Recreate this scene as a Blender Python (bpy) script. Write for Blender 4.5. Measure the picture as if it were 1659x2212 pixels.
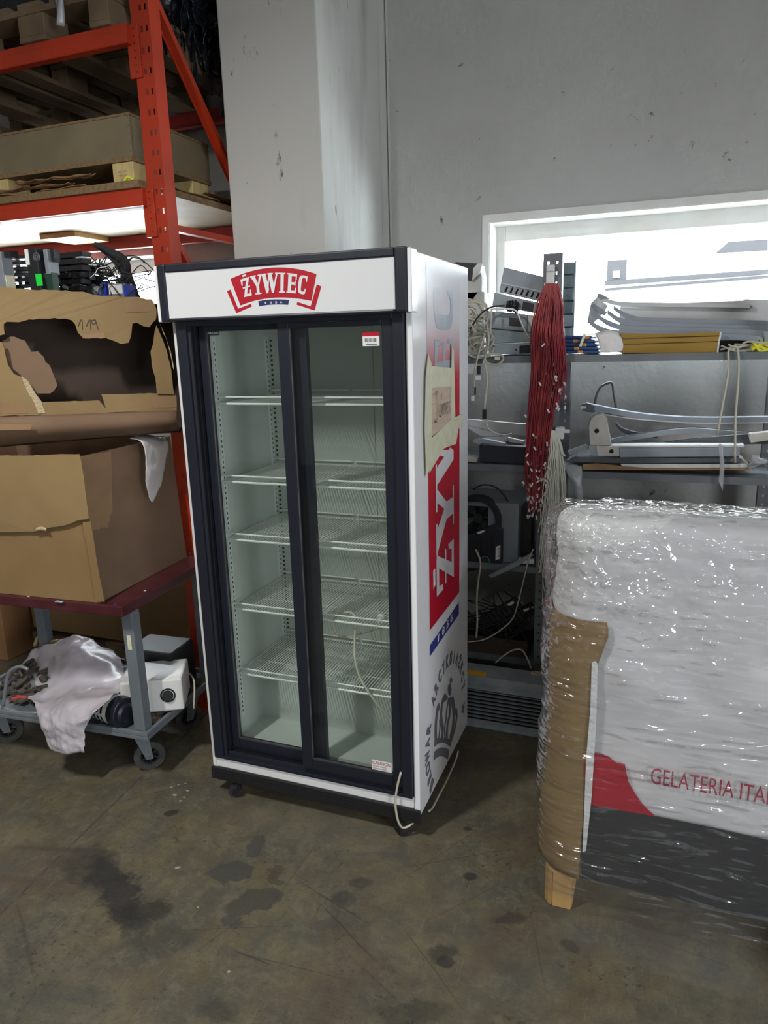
import bpy, bmesh, math, random
from mathutils import Vector as V, noise, Matrix
for o in list(bpy.data.objects): bpy.data.objects.remove(o)
S = bpy.context.scene
COL = S.collection
rnd = random.Random(7)

# ---------------- camera ----------------
FPX, YAW, PIT, ROL, CH = 1538.57, 0.3716, 0.2360, -0.0269, 1.7404
cy_, sy_ = math.cos(YAW), math.sin(YAW)
FW = V((-sy_*math.cos(PIT), cy_*math.cos(PIT), -math.sin(PIT)))
R0 = V((cy_, sy_, 0)); U0 = R0.cross(FW)
RT = R0*math.cos(ROL) + U0*math.sin(ROL)
UP = -R0*math.sin(ROL) + U0*math.cos(ROL)
cam = bpy.data.objects.new('camera', bpy.data.cameras.new('camera'))
COL.objects.link(cam)
cam.matrix_world = Matrix(((RT.x, UP.x, -FW.x, 0), (RT.y, UP.y, -FW.y, 0), (RT.z, UP.z, -FW.z, CH), (0, 0, 0, 1)))
cam.data.sensor_fit = 'VERTICAL'; cam.data.sensor_height = 36; cam.data.sensor_width = 27
cam.data.lens = FPX/2212*36; cam.data.clip_start = .05; cam.data.clip_end = 100
S.camera = cam

def at(px, py, X=None, Y=None, Z=None):
    """world point seen at a pixel of the photograph, on a plane X=, Y= or Z="""
    d = FW + RT*((px-829.5)/FPX) - UP*((py-1106)/FPX)
    if Y is not None: t = Y/d.y
    elif X is not None: t = X/d.x
    else: t = (Z-CH)/d.z
    return V((0, 0, CH)) + d*t

# ---------------- world, lights, exposure ----------------
w = bpy.data.worlds.new('world'); S.world = w; w.use_nodes = True
w.node_tree.nodes['Background'].inputs[0].default_value = (.86, .93, 1, 1)
w.node_tree.nodes['Background'].inputs[1].default_value = 40.0
S.view_settings.view_transform = 'Standard'; S.view_settings.look = 'None'
S.view_settings.gamma = 1; S.view_settings.use_curve_mapping = False
S.view_settings.exposure = 0.0
def area(name, loc, sx, sy, power, col, target=None):
    l = bpy.data.lights.new(name, 'AREA'); l.shape = 'RECTANGLE'; l.size = sx; l.size_y = sy
    l.energy = power; l.color = col
    o = bpy.data.objects.new(name, l); COL.objects.link(o); o.location = loc
    if target: o.rotation_euler = (V(target)-V(loc)).to_track_quat('-Z', 'Y').to_euler()
    return o
area('main_or_fill_light', (-1.74, .37, 3.12), .08, .42, 68, (1, .975, .93))
area('main_or_fill_light', (1.0, -2.6, 4.05), .06, 1.5, 40, (.96, .98, 1))  # added fill tube, kept narrow to draw glints on the film
area('main_or_fill_light', (-4.3, -2.6, 4.05), .3, 1.5, 10, (.96, .98, 1))  # added dim fill from the rear left
area('added_fill_light', (3.93, -1.6, 1.5), 2.4, 1.6, 175, (.90, .95, 1), (0, -1.6, 1.45))  # added fill light to lift the walls and the fridge side

# ---------------- materials ----------------
def nd(nt, t, **k):
    n = nt.nodes.new(t)
    for a, b in k.items():
        if a.startswith('i_'):
            key = a[2:]; n.inputs[int(key) if key.isdigit() else key].default_value = b
        else: setattr(n, a, b)
    return n
MATS = {}
def mat(name, c, rough=.5, metal=0, c2=None, ns=8, det=4, bump=0, bs=60, stretch=None, spec=.5, emit=0, dirt=None, thr=(.4, .65), alpha=1):
    m = bpy.data.materials.new(name); m.use_nodes = True; nt = m.node_tree; b = nt.nodes['Principled BSDF']
    b.inputs['Roughness'].default_value = rough; b.inputs['Metallic'].default_value = metal
    b.inputs['Specular IOR Level'].default_value = spec
    b.inputs['Base Color'].default_value = (*c, 1)
    tc = nd(nt, 'ShaderNodeTexCoord'); co = tc.outputs['Object']
    if stretch:
        mp = nd(nt, 'ShaderNodeMapping'); mp.inputs['Scale'].default_value = stretch
        nt.links.new(co, mp.inputs[0]); co = mp.outputs[0]
    out = None
    if c2:
        n = nd(nt, 'ShaderNodeTexNoise'); n.inputs['Scale'].default_value = ns; n.inputs['Detail'].default_value = det
        nt.links.new(co, n.inputs[0])
        r = nd(nt, 'ShaderNodeMapRange'); r.inputs[1].default_value = thr[0]; r.inputs[2].default_value = thr[1]
        nt.links.new(n.outputs[0], r.inputs[0])
        x = nd(nt, 'ShaderNodeMix', data_type='RGBA'); x.inputs[6].default_value = (*c, 1); x.inputs[7].default_value = (*c2, 1)
        nt.links.new(r.outputs[0], x.inputs[0]); out = x.outputs[2]
    if dirt:   # small dark specks
        n = nd(nt, 'ShaderNodeTexNoise'); n.inputs['Scale'].default_value = dirt[1]; n.inputs['Detail'].default_value = 6; n.inputs['Roughness'].default_value = .7
        nt.links.new(co, n.inputs[0])
        r = nd(nt, 'ShaderNodeMapRange'); r.inputs[1].default_value = dirt[2]; r.inputs[2].default_value = dirt[2]+.04
        nt.links.new(n.outputs[0], r.inputs[0])
        x = nd(nt, 'ShaderNodeMix', data_type='RGBA'); x.inputs[6].default_value = (*c, 1); x.inputs[7].default_value = (*dirt[0], 1)
        if out: nt.links.new(out, x.inputs[6])
        nt.links.new(r.outputs[0], x.inputs[0]); out = x.outputs[2]
    if out: nt.links.new(out, b.inputs['Base Color'])
    if bump:
        n = nd(nt, 'ShaderNodeTexNoise'); n.inputs['Scale'].default_value = bs; n.inputs['Detail'].default_value = 5
        nt.links.new(co, n.inputs[0])
        bp = nd(nt, 'ShaderNodeBump'); bp.inputs['Strength'].default_value = bump; bp.inputs['Distance'].default_value = .01
        nt.links.new(n.outputs[0], bp.inputs['Height']); nt.links.new(bp.outputs[0], b.inputs['Normal'])
    if emit:
        b.inputs['Emission Color'].default_value = (*c, 1); b.inputs['Emission Strength'].default_value = emit
    if alpha < 1: b.inputs['Alpha'].default_value = alpha
    MATS[name] = m; return m
def glassy(name, tint, refl=.6, rough=.02, opac=0, opc=(.8, .8, .8), bump=0, bs=30, stretch=None, bd=.01):
    """thin clear sheet: tinted transparency, fresnel gloss, optional milky part"""
    m = bpy.data.materials.new(name); m.use_nodes = True; nt = m.node_tree; nt.nodes.remove(nt.nodes['Principled BSDF'])
    o = nt.nodes['Material Output']
    t = nd(nt, 'ShaderNodeBsdfTransparent'); t.inputs[0].default_value = (*tint, 1)
    g = nd(nt, 'ShaderNodeBsdfGlossy'); g.inputs['Roughness'].default_value = rough; g.inputs[0].default_value = (1, 1, 1, 1)
    lw = nd(nt, 'ShaderNodeLayerWeight'); pw = nd(nt, 'ShaderNodeMath', operation='POWER'); pw.inputs[1].default_value = 4.5; nt.links.new(lw.outputs['Facing'], pw.inputs[0])
    f = nd(nt, 'ShaderNodeMath', operation='MULTIPLY_ADD'); f.inputs[1].default_value = .9; f.inputs[2].default_value = .045; nt.links.new(pw.outputs[0], f.inputs[0])
    mu = nd(nt, 'ShaderNodeMath', operation='MULTIPLY'); mu.inputs[1].default_value = refl
    nt.links.new(f.outputs[0], mu.inputs[0])
    if name == 'film':
        mn = nd(nt, 'ShaderNodeMath', operation='MINIMUM'); mn.inputs[1].default_value = .42; nt.links.new(mu.outputs[0], mn.inputs[0]); mu = mn
    base = t.outputs[0]
    if opac:
        d = nd(nt, 'ShaderNodeBsdfDiffuse'); d.inputs[0].default_value = (*opc, 1)
        mm = nd(nt, 'ShaderNodeMixShader'); mm.inputs[0].default_value = opac
        nt.links.new(base, mm.inputs[1]); nt.links.new(d.outputs[0], mm.inputs[2]); base = mm.outputs[0]
    x = nd(nt, 'ShaderNodeMixShader'); nt.links.new(mu.outputs[0], x.inputs[0]); nt.links.new(base, x.inputs[1]); nt.links.new(g.outputs[0], x.inputs[2])
    if bump:
        tc = nd(nt, 'ShaderNodeTexCoord'); mp = nd(nt, 'ShaderNodeMapping'); mp.inputs['Scale'].default_value = stretch or (1, 1, 1)
        mp.inputs['Rotation'].default_value = (0, .3, 0)
        nt.links.new(tc.outputs['Object'], mp.inputs[0])
        n = nd(nt, 'ShaderNodeTexNoise'); n.inputs['Scale'].default_value = bs; n.inputs['Detail'].default_value = 5; n.inputs['Roughness'].default_value = .62
        nt.links.new(mp.outputs[0], n.inputs[0])
        bp = nd(nt, 'ShaderNodeBump'); bp.inputs['Strength'].default_value = bump; bp.inputs['Distance'].default_value = bd
        nt.links.new(n.outputs[0], bp.inputs['Height']); nt.links.new(bp.outputs[0], g.inputs['Normal']); nt.links.new(bp.outputs[0], lw.inputs['Normal'])
    if name == 'film':      # stretched streaks everywhere, fine crinkles over the upper left corner
        L = nt.links.new; tc = nd(nt, 'ShaderNodeNewGeometry').outputs['Position']; prev = None
        sp = nd(nt, 'ShaderNodeSeparateXYZ'); L(tc, sp.inputs[0])
        a_ = nd(nt, 'ShaderNodeMapRange', i_1=.70, i_2=1.1, i_3=.06, i_4=1); L(sp.outputs[2], a_.inputs[0])
        b_ = nd(nt, 'ShaderNodeMapRange', i_1=-.15, i_2=.30, i_3=1, i_4=.12); L(sp.outputs[0], b_.inputs[0])
        k_ = nd(nt, 'ShaderNodeMath', operation='MULTIPLY'); L(a_.outputs[0], k_.inputs[0]); L(b_.outputs[0], k_.inputs[1])
        for sc, st, rot, dist, msk in ((9, (.35, .35, 3.4), .22, .026, 0), (17, (.6, .6, 2.6), -.35, .015, 0), (34, (1, 1, 1.3), .5, .027, 1)):
            mp = nd(nt, 'ShaderNodeMapping'); mp.inputs['Scale'].default_value = st; mp.inputs['Rotation'].default_value = (0, rot, 0); L(tc, mp.inputs[0])
            n = nd(nt, 'ShaderNodeTexNoise'); n.noise_type = 'RIDGED_MULTIFRACTAL'; n.inputs['Scale'].default_value = sc; n.inputs['Detail'].default_value = 3; L(mp.outputs[0], n.inputs[0])
            h = n.outputs[0]
            if msk:
                q = nd(nt, 'ShaderNodeMath', operation='MULTIPLY'); L(h, q.inputs[0]); L(k_.outputs[0], q.inputs[1]); h = q.outputs[0]
            bp = nd(nt, 'ShaderNodeBump'); bp.inputs['Strength'].default_value = 1; bp.inputs['Distance'].default_value = dist; L(h, bp.inputs['Height'])
            if prev: L(prev, bp.inputs['Normal'])
            prev = bp.outputs[0]
        L(prev, g.inputs['Normal']); L(prev, lw.inputs['Normal'])
    nt.links.new(x.outputs[0], o.inputs[0]); MATS[name] = m; return m

def floor_mat():
    m = mat('concrete', (.2, .185, .145), .55)
    nt = m.node_tree; b = nt.nodes['Principled BSDF']; L = nt.links.new
    tc = nd(nt, 'ShaderNodeNewGeometry').outputs['Position']
    def noi(s, d=6, r=.6, st=None, dist=0):
        n = nd(nt, 'ShaderNodeTexNoise'); n.inputs['Scale'].default_value = s; n.inputs['Detail'].default_value = d
        n.inputs['Roughness'].default_value = r; n.inputs['Distortion'].default_value = dist
        if st:
            mp = nd(nt, 'ShaderNodeMapping'); mp.inputs['Scale'].default_value = st[:3]; mp.inputs['Rotation'].default_value = (0, 0, st[3]); L(tc, mp.inputs[0]); L(mp.outputs[0], n.inputs[0])
        else: L(tc, n.inputs[0])
        return n.outputs[0]
    def rng(x, a, c, lo=0, hi=1):
        r = nd(nt, 'ShaderNodeMapRange'); r.inputs[1].default_value = a; r.inputs[2].default_value = c; r.inputs[3].default_value = lo; r.inputs[4].default_value = hi
        L(x, r.inputs[0]); return r.outputs[0]
    def mix(f, a, c):
        x = nd(nt, 'ShaderNodeMix', data_type='RGBA')
        if isinstance(f, float): x.inputs[0].default_value = f
        else: L(f, x.inputs[0])
        for k, v in ((6, a), (7, c)):
            if isinstance(v, tuple): x.inputs[k].default_value = (*v, 1)
            else: L(v, x.inputs[k])
        return x.outputs[2]
    def ma(op, a, c):
        n = nd(nt, 'ShaderNodeMath', operation=op)
        for k, v in ((0, a), (1, c)):
            if isinstance(v, (int, float)): n.inputs[k].default_value = v
            else: L(v, n.inputs[k])
        n.use_clamp = False
        return n.outputs[0]
    c = mix(rng(noi(1.6, 5, .6), .38, .62), (.160, .132, .070), (.205, .178, .108))
    c = mix(rng(noi(5, 8, .75), .42, .62), c, (.118, .108, .086))
    c = mix(ma('MULTIPLY', rng(noi(14, 8, .8, dist=.5), .50, .60), .5), c, (.24, .215, .145))
    c = mix(ma('MULTIPLY', rng(noi(3.1, 8, .75, dist=.8), .54, .62), .6), c, (.10, .105, .095))
    c = mix(ma('MULTIPLY', rng(noi(2.3, 7, .7, dist=.6), .50, .66), .75), c, (.115, .082, .058))       # brownish wear
    c = mix(ma('MULTIPLY', rng(noi(38, 6, .75), .55, .63), ma('MULTIPLY', rng(noi(2.7, 4, .6), .40, .62), .85)), c, (.055, .045, .038))             # pits
    for rot, sc in ((.9, 46), (-.5, 60), (.25, 52), (1.35, 66)):                                  # scratches
        c = mix(ma('MULTIPLY', rng(noi(sc, 3, .6, (1, .12, 1, rot)), .66, .70), ma('MULTIPLY', rng(noi(1.1+rot, 3, .5), .42, .62), .5)), c, (.075, .06, .045))
        c = mix(ma('MULTIPLY', rng(noi(sc*1.4, 3, .6, (1, .10, 1, rot+.4)), .68, .71), .3), c, (.30, .28, .22))
    # stains with a shape of their own: ellipses roughened by noise
    wx = ma('SUBTRACT', noi(9, 6, .7), .5); wy = ma('SUBTRACT', noi(11.3, 6, .7), .5)
    sep = nd(nt, 'ShaderNodeSeparateXYZ'); L(tc, sep.inputs[0])
    def stain(x, y, rx, ry, a, col, k, warp=.22, soft=.35):
        X = ma('ADD', ma('SUBTRACT', sep.outputs[0], x), ma('MULTIPLY', wx, warp)); Y = ma('ADD', ma('SUBTRACT', sep.outputs[1], y), ma('MULTIPLY', wy, warp))
        ca, sa = math.cos(a), math.sin(a)
        u = ma('DIVIDE', ma('ADD', ma('MULTIPLY', X, ca), ma('MULTIPLY', Y, sa)), rx)
        v = ma('DIVIDE', ma('SUBTRACT', ma('MULTIPLY', Y, ca), ma('MULTIPLY', X, sa)), ry)
        d = ma('ADD', ma('MULTIPLY', u, u), ma('MULTIPLY', v, v))
        f = rng(d, 1+soft, 1-soft, 0, k)
        return mix(f, c, col)
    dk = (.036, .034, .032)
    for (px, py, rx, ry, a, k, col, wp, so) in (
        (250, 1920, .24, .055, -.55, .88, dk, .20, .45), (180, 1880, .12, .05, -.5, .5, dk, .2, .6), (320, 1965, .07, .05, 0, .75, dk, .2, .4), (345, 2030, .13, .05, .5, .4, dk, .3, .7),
        (500, 1885, .085, .05, .2, .85, (.078, .074, .066), .12, .12), (550, 1830, .03, .055, .3, .8, (.08, .076, .068), .1, .15),
        (550, 1945, .09, .045, .9, .8, (.078, .072, .062), .14, .15), (500, 1990, .04, .03, 0, .75, (.078, .074, .066), .1, .2), (600, 1890, .06, .02, -.4, .7, (.075, .065, .05), .14, .3),
        (370, 1757, .028, .02, .9, .8, dk, .06, .3), (1020, 1893, .022, .018, 0, .85, dk, .05, .3), (955, 2060, .05, .03, .6, .7, dk, .12, .5), (960, 2080, .03, .02, 0, .8, dk, .06, .3),
        (1100, 1985, .06, .02, .3, .6, dk, .1, .5), (1010, 1790, .02, .012, 0, .7, dk, .04, .3), (740, 1940, .04, .025, 0, .5, dk, .12, .5), (470, 2185, .05, .03, 0, .5, dk, .12, .6),
        (1230, 2045, .03, .02, 0, .6, dk, .06, .4), (780, 1910, .035, .02, .4, .5, dk, .1, .5), (60, 2150, .2, .15, 0, .3, dk, .3, .9), (900, 2190, .1, .03, .4, .5, dk, .2, .6),
        (378, 1717, .010, .006, 0, .9, (.50, .52, .46), .01, .2), (398, 1722, .007, .004, 0, .9, (.50, .52, .46), .01, .2), (405, 1708, .009, .004, 0, .9, (.50, .52, .46), .01, .2), (370, 1700, .005, .004, 0, .9, (.50, .52, .46), .01, .2),
        (390, 1730, .006, .005, 0, .9, (.50, .52, .46), .01, .2), (385, 1695, .004, .004, 0, .8, (.50, .52, .46), .01, .2), (400, 1692, .005, .003, 0, .8, (.50, .52, .46), .01, .2), (384, 1874, .010, .005, .6, .8, (.50, .52, .46), .01, .2), (494, 2099, .005, .005, 0, .8, (.50, .52, .46), .01, .2), (427, 1960, .004, .004, 0, .8, (.50, .52, .46), .01, .2),
        (1500, 2050, .35, .12, .2, .3, (.06, .05, .045), .3, .9), (700, 1780, .3, .1, .2, .25, (.26, .23, .17), .3, .9)):
        p = at(px, py, Z=0); c = stain(p.x, p.y, rx, ry, a, col, k, wp, so)
    for (x0, y0, x1, y1, w_, k) in ((690, 1950, 815, 2080, .0022, .7), (640, 1900, 800, 1998, .0030, .6), (500, 2050, 585, 2085, .003, .7), (0, 1830, 300, 1842, .010, .35), (40, 1960, 75, 2120, .006, .4), (590, 1930, 420, 2060, .002, .5),
        (840, 1880, 1120, 1830, .002, .5), (900, 2000, 1100, 1900, .002, .45), (860, 1990, 1000, 2180, .002, .5), (1150, 1990, 1180, 2150, .002, .5), (700, 1800, 560, 1990, .0015, .5), (380, 2010, 640, 2000, .0015, .6), (520, 2060, 760, 2120, .002, .5),
        (1050, 1780, 870, 1900, .0015, .5), (1350, 2010, 1640, 2110, .0015, .5), (230, 1740, 420, 1690, .003, .35), (750, 2060, 900, 2200, .002, .45), (980, 1850, 1150, 1960, .0015, .5)):
        p, q = at(x0, y0, Z=0), at(x1, y1, Z=0); c = stain((p.x+q.x)/2, (p.y+q.y)/2, (q-p).length/2, w_, math.atan2(q.y-p.y, q.x-p.x), (.06, .048, .038), k, .012, .5)
    c = mix(.27, c, (0, 0, 0))
    L(c, b.inputs['Base Color'])
    L(rng(noi(7, 5, .6), .35, .65, .42, .7), b.inputs['Roughness'])
    bp = nd(nt, 'ShaderNodeBump'); bp.inputs['Strength'].default_value = .5; bp.inputs['Distance'].default_value = .006
    L(noi(60, 8, .75), bp.inputs['Height']); L(bp.outputs[0], b.inputs['Normal'])
    return m
floor_mat()
mat('plaster', (.49, .49, .47), .85, c2=(.43, .43, .415), ns=1.3, bump=.55, bs=26, dirt=((.12, .12, .11), 15, .665))
mat('plaster_column', (.56, .56, .53), .8, c2=(.34, .34, .32), ns=3.2, thr=(.52, .78), stretch=(1, 1.6, .30), bump=.18, bs=12, dirt=((.15, .15, .13), 14, .66))
mat('ceiling_white', (.45, .45, .44), .9)
mat('pvc', (.8, .8, .78), .4, c2=(.72, .71, .67), ns=5)
mat('fridge_white', (.80, .80, .80), .28, c2=(.76, .76, .77), ns=3, dirt=((.25, .25, .25), 31, .74))
mat('side_white', (.86, .86, .88), .16, spec=.6, dirt=((.3, .3, .3), 23, .745))
mat('navy', (.012, .014, .024), .38)
mat('navy_soft', (.016, .018, .026), .5)
mat('black_plastic', (.012, .012, .014), .45, bump=.1, bs=80)
mat('sign_white', (.68, .69, .70), .3)
mat('liner', (.54, .58, .55), .45, c2=(.49, .53, .50), ns=3)
mat('wire_white', (.80, .82, .80), .35)
mat('logo_red', (.42, .008, .02), .35)
mat('print_red', (.50, .008, .03), .3, dirt=((.7, .5, .5), 30, .74))
mat('print_blue', (.03, .045, .25), .3, dirt=((.5, .5, .6), 34, .72))
mat('logo_blue', (.02, .025, .10), .4)
mat('print_grey', (.17, .17, .21), .35)
mat('letter_grey', (.42, .46, .52), .3)
mat('ink', (.03, .025, .03), .6)
mat('ink_red', (.45, .05, .03), .6)
mat('paper', (.75, .75, .74), .7)
mat('rubber', (.035, .035, .037), .7, c2=(.07, .068, .065), ns=12)
mat('rubber_black', (.02, .02, .022), .75)
mat('steel', (.42, .43, .44), .4, .8, c2=(.33, .34, .35), ns=12)
mat('rack_orange', (.44, .032, .006), .45, c2=(.36, .028, .006), ns=4, bump=.05, dirt=((.2, .08, .05), 14, .68))
mat('rack_red', (.38, .03, .02), .5, c2=(.30, .025, .02), ns=4)
mat('dark_slot', (.01, .008, .008), .9)
mat('burgundy', (.060, .010, .014), .35, c2=(.075, .018, .022), ns=9, dirt=((.4, .3, .32), 30, .70), bump=.05)
mat('cart_grey', (.13, .15, .17), .45, c2=(.16, .18, .20), ns=6, dirt=((.3, .28, .25), 20, .70))
mat('cardboard', (.25, .155, .065), .8, c2=(.21, .13, .052), ns=3, bump=.06, bs=7)
mat('cardboard_light', (.27, .18, .078), .8, c2=(.23, .15, .065), ns=3, bump=.25, bs=9)
mat('cardboard_brown', (.30, .165, .075), .8, c2=(.25, .135, .06), ns=3, bump=.1, bs=9)
mat('cardboard_inner', (.065, .042, .030), .9, c2=(.05, .033, .025), ns=3)  # near-black cardboard: dimness of the box inside put into the colour
mat('cardboard_shaded', (.20, .125, .075), .85, c2=(.165, .10, .06), ns=4)  # darker copy of cardboard, shade on flaps and walls put into the colour
mat('cardboard_edge', (.50, .40, .24), .9, bump=.8, bs=120)
mat('tape_brown', (.30, .185, .095), .35, c2=(.26, .155, .08), ns=8)
mat('masking_tape', (.62, .60, .42), .6, c2=(.68, .66, .50), ns=20, bump=.3, bs=60)
mat('note_card', (.56, .43, .33), .8, c2=(.48, .36, .27), ns=3, stretch=(.3, 1, 40))
mat('osb', (.23, .15, .07), .7, c2=(.16, .10, .045), ns=60, bump=.2)
mat('osb_pale', (.32, .25, .14), .7, c2=(.26, .20, .11), ns=5)
mat('ply', (.21, .17, .095), .75, c2=(.17, .135, .078), ns=4, dirt=((.15, .12, .09), 5, .66))
mat('wood', (.19, .13, .075), .75, c2=(.13, .088, .05), ns=5, stretch=(1, .15, 1), bump=.15, bs=30)
mat('wood_new', (.52, .33, .13), .6, c2=(.40, .23, .08), ns=9, stretch=(1.2, .12, .6), bump=.1, bs=40)
mat('wood_block', (.60, .47, .22), .7, c2=(.50, .38, .16), ns=30, stretch=(1, 1, .3))
mat('black_sheet', (.012, .014, .02), .35, bump=.8, bs=20)
mat('white_metal', (.66, .67, .66), .4)
mat('enamel_white', (.72, .72, .70), .35)
mat('grey_metal', (.28, .31, .34), .4, .35, c2=(.24, .27, .30), ns=5, dirt=((.12, .12, .12), 18, .7))
mat('galvanised', (.42, .48, .51), .38, .35, c2=(.33, .38, .41), ns=16)
mat('shelf_grey', (.17, .185, .20), .45, .2, c2=(.14, .155, .17), ns=7)
mat('profile_grey', (.30, .33, .37), .4, c2=(.26, .29, .33), ns=7)
mat('profile_dark', (.07, .08, .095), .45, c2=(.10, .11, .125), ns=9)
mat('profile_white', (.66, .67, .66), .4, c2=(.58, .59, .58), ns=6)
mat('stone_board', (.55, .53, .48), .7, c2=(.46, .44, .39), ns=14)
mat('brass', (.48, .30, .08), .3, .75, c2=(.38, .23, .05), ns=3, stretch=(1, 1, 6))
mat('blue_sleeve', (.03, .07, .20), .4, c2=(.02, .05, .14), ns=10)
mat('orange_label', (.55, .25, .08), .6)
mat('yellow_label', (.70, .36, .02), .5)
mat('yellow_plastic', (.75, .72, .06), .4)
mat('green_label', (.01, .62, .05), .4, emit=0)
mat('blue_label', (.02, .05, .45), .4)
mat('wire_red', (.22, .010, .022), .4, c2=(.32, .03, .03), ns=9)
mat('wire_grey', (.70, .71, .62), .45)
mat('cable_beige', (.52, .49, .40), .5)
mat('cable_green', (.03, .30, .16), .4)
mat('pcb', (.02, .05, .035), .4)
mat('foam_black', (.022, .022, .024), .85, bump=.4, bs=90)
mat('trailer_white', (.93, .93, .93), .4)
mat('trailer_grey', (.035, .035, .038), .9, spec=.1)
mat('asphalt', (.35, .35, .35), .9)
mat('slate', (.026, .030, .040), .35, c2=(.034, .038, .046), ns=4)
mat('cab_white', (.68, .68, .69), .5, c2=(.60, .60, .62), ns=2.2, bump=.8, bs=5, stretch=(.5, 1, 1.5))
mat('foam_white', (.78, .80, .79), .5, c2=(.70, .73, .71), ns=7, bump=.6, bs=45)
mat('cab_red', (.42, .01, .035), .4)
mat('cab_text', (.38, .03, .07), .5)
mat('tarp', (.60, .56, .60), .28, c2=(.52, .48, .53), ns=3, bump=.9, bs=9)
mat('tissue', (.74, .72, .72), .5, bump=.6, bs=18)
mat('lamp_tube', (.85, .92, 1), .5, emit=3.0)
mat('blue_tape', (.35, .5, .75), .5)
mat('dirt', (.06, .05, .04), .9, c2=(.10, .085, .065), ns=25, bump=.5, bs=50)
mat('spot_white', (.5, .52, .47), .6)
glassy('glass', (.94, .965, .95), .9, .015)
glassy('window_glass', (.97, .98, .98), .4, .02)
glassy('film', (.98, .98, .99), 3.2, .07, .006, (.8, .8, .84))
glassy('film_flat', (.95, .95, .97), 1.0, .10, .10, (.75, .75, .82), bump=.7, bs=22, bd=.01)
glassy('plastic_bag', (.85, .86, .88), 1.0, .2, .45, (.62, .64, .68), bump=.6, bs=25)
glassy('drawer_clear', (.7, .78, .8), 1.0, .1, .25, (.5, .6, .62))

# colour gradient on the fridge side: red fading out into white at the top
def grad_mat():
    m = mat('red_white_gradient', (.5, .01, .03), .2); nt = m.node_tree; b = nt.nodes['Principled BSDF']
    g = nd(nt, 'ShaderNodeNewGeometry'); s = nd(nt, 'ShaderNodeSeparateXYZ'); nt.links.new(g.outputs['Position'], s.inputs[0])
    r = nd(nt, 'ShaderNodeMapRange'); r.interpolation_type = 'SMOOTHSTEP'; r.inputs[1].default_value = 1.58; r.inputs[2].default_value = 1.84
    nt.links.new(s.outputs[2], r.inputs[0])
    x = nd(nt, 'ShaderNodeMix', data_type='RGBA'); x.inputs[6].default_value = (.50, .008, .03, 1); x.inputs[7].default_value = (.80, .79, .83, 1)
    nt.links.new(r.outputs[0], x.inputs[0]); nt.links.new(x.outputs[2], b.inputs['Base Color'])
grad_mat()

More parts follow.
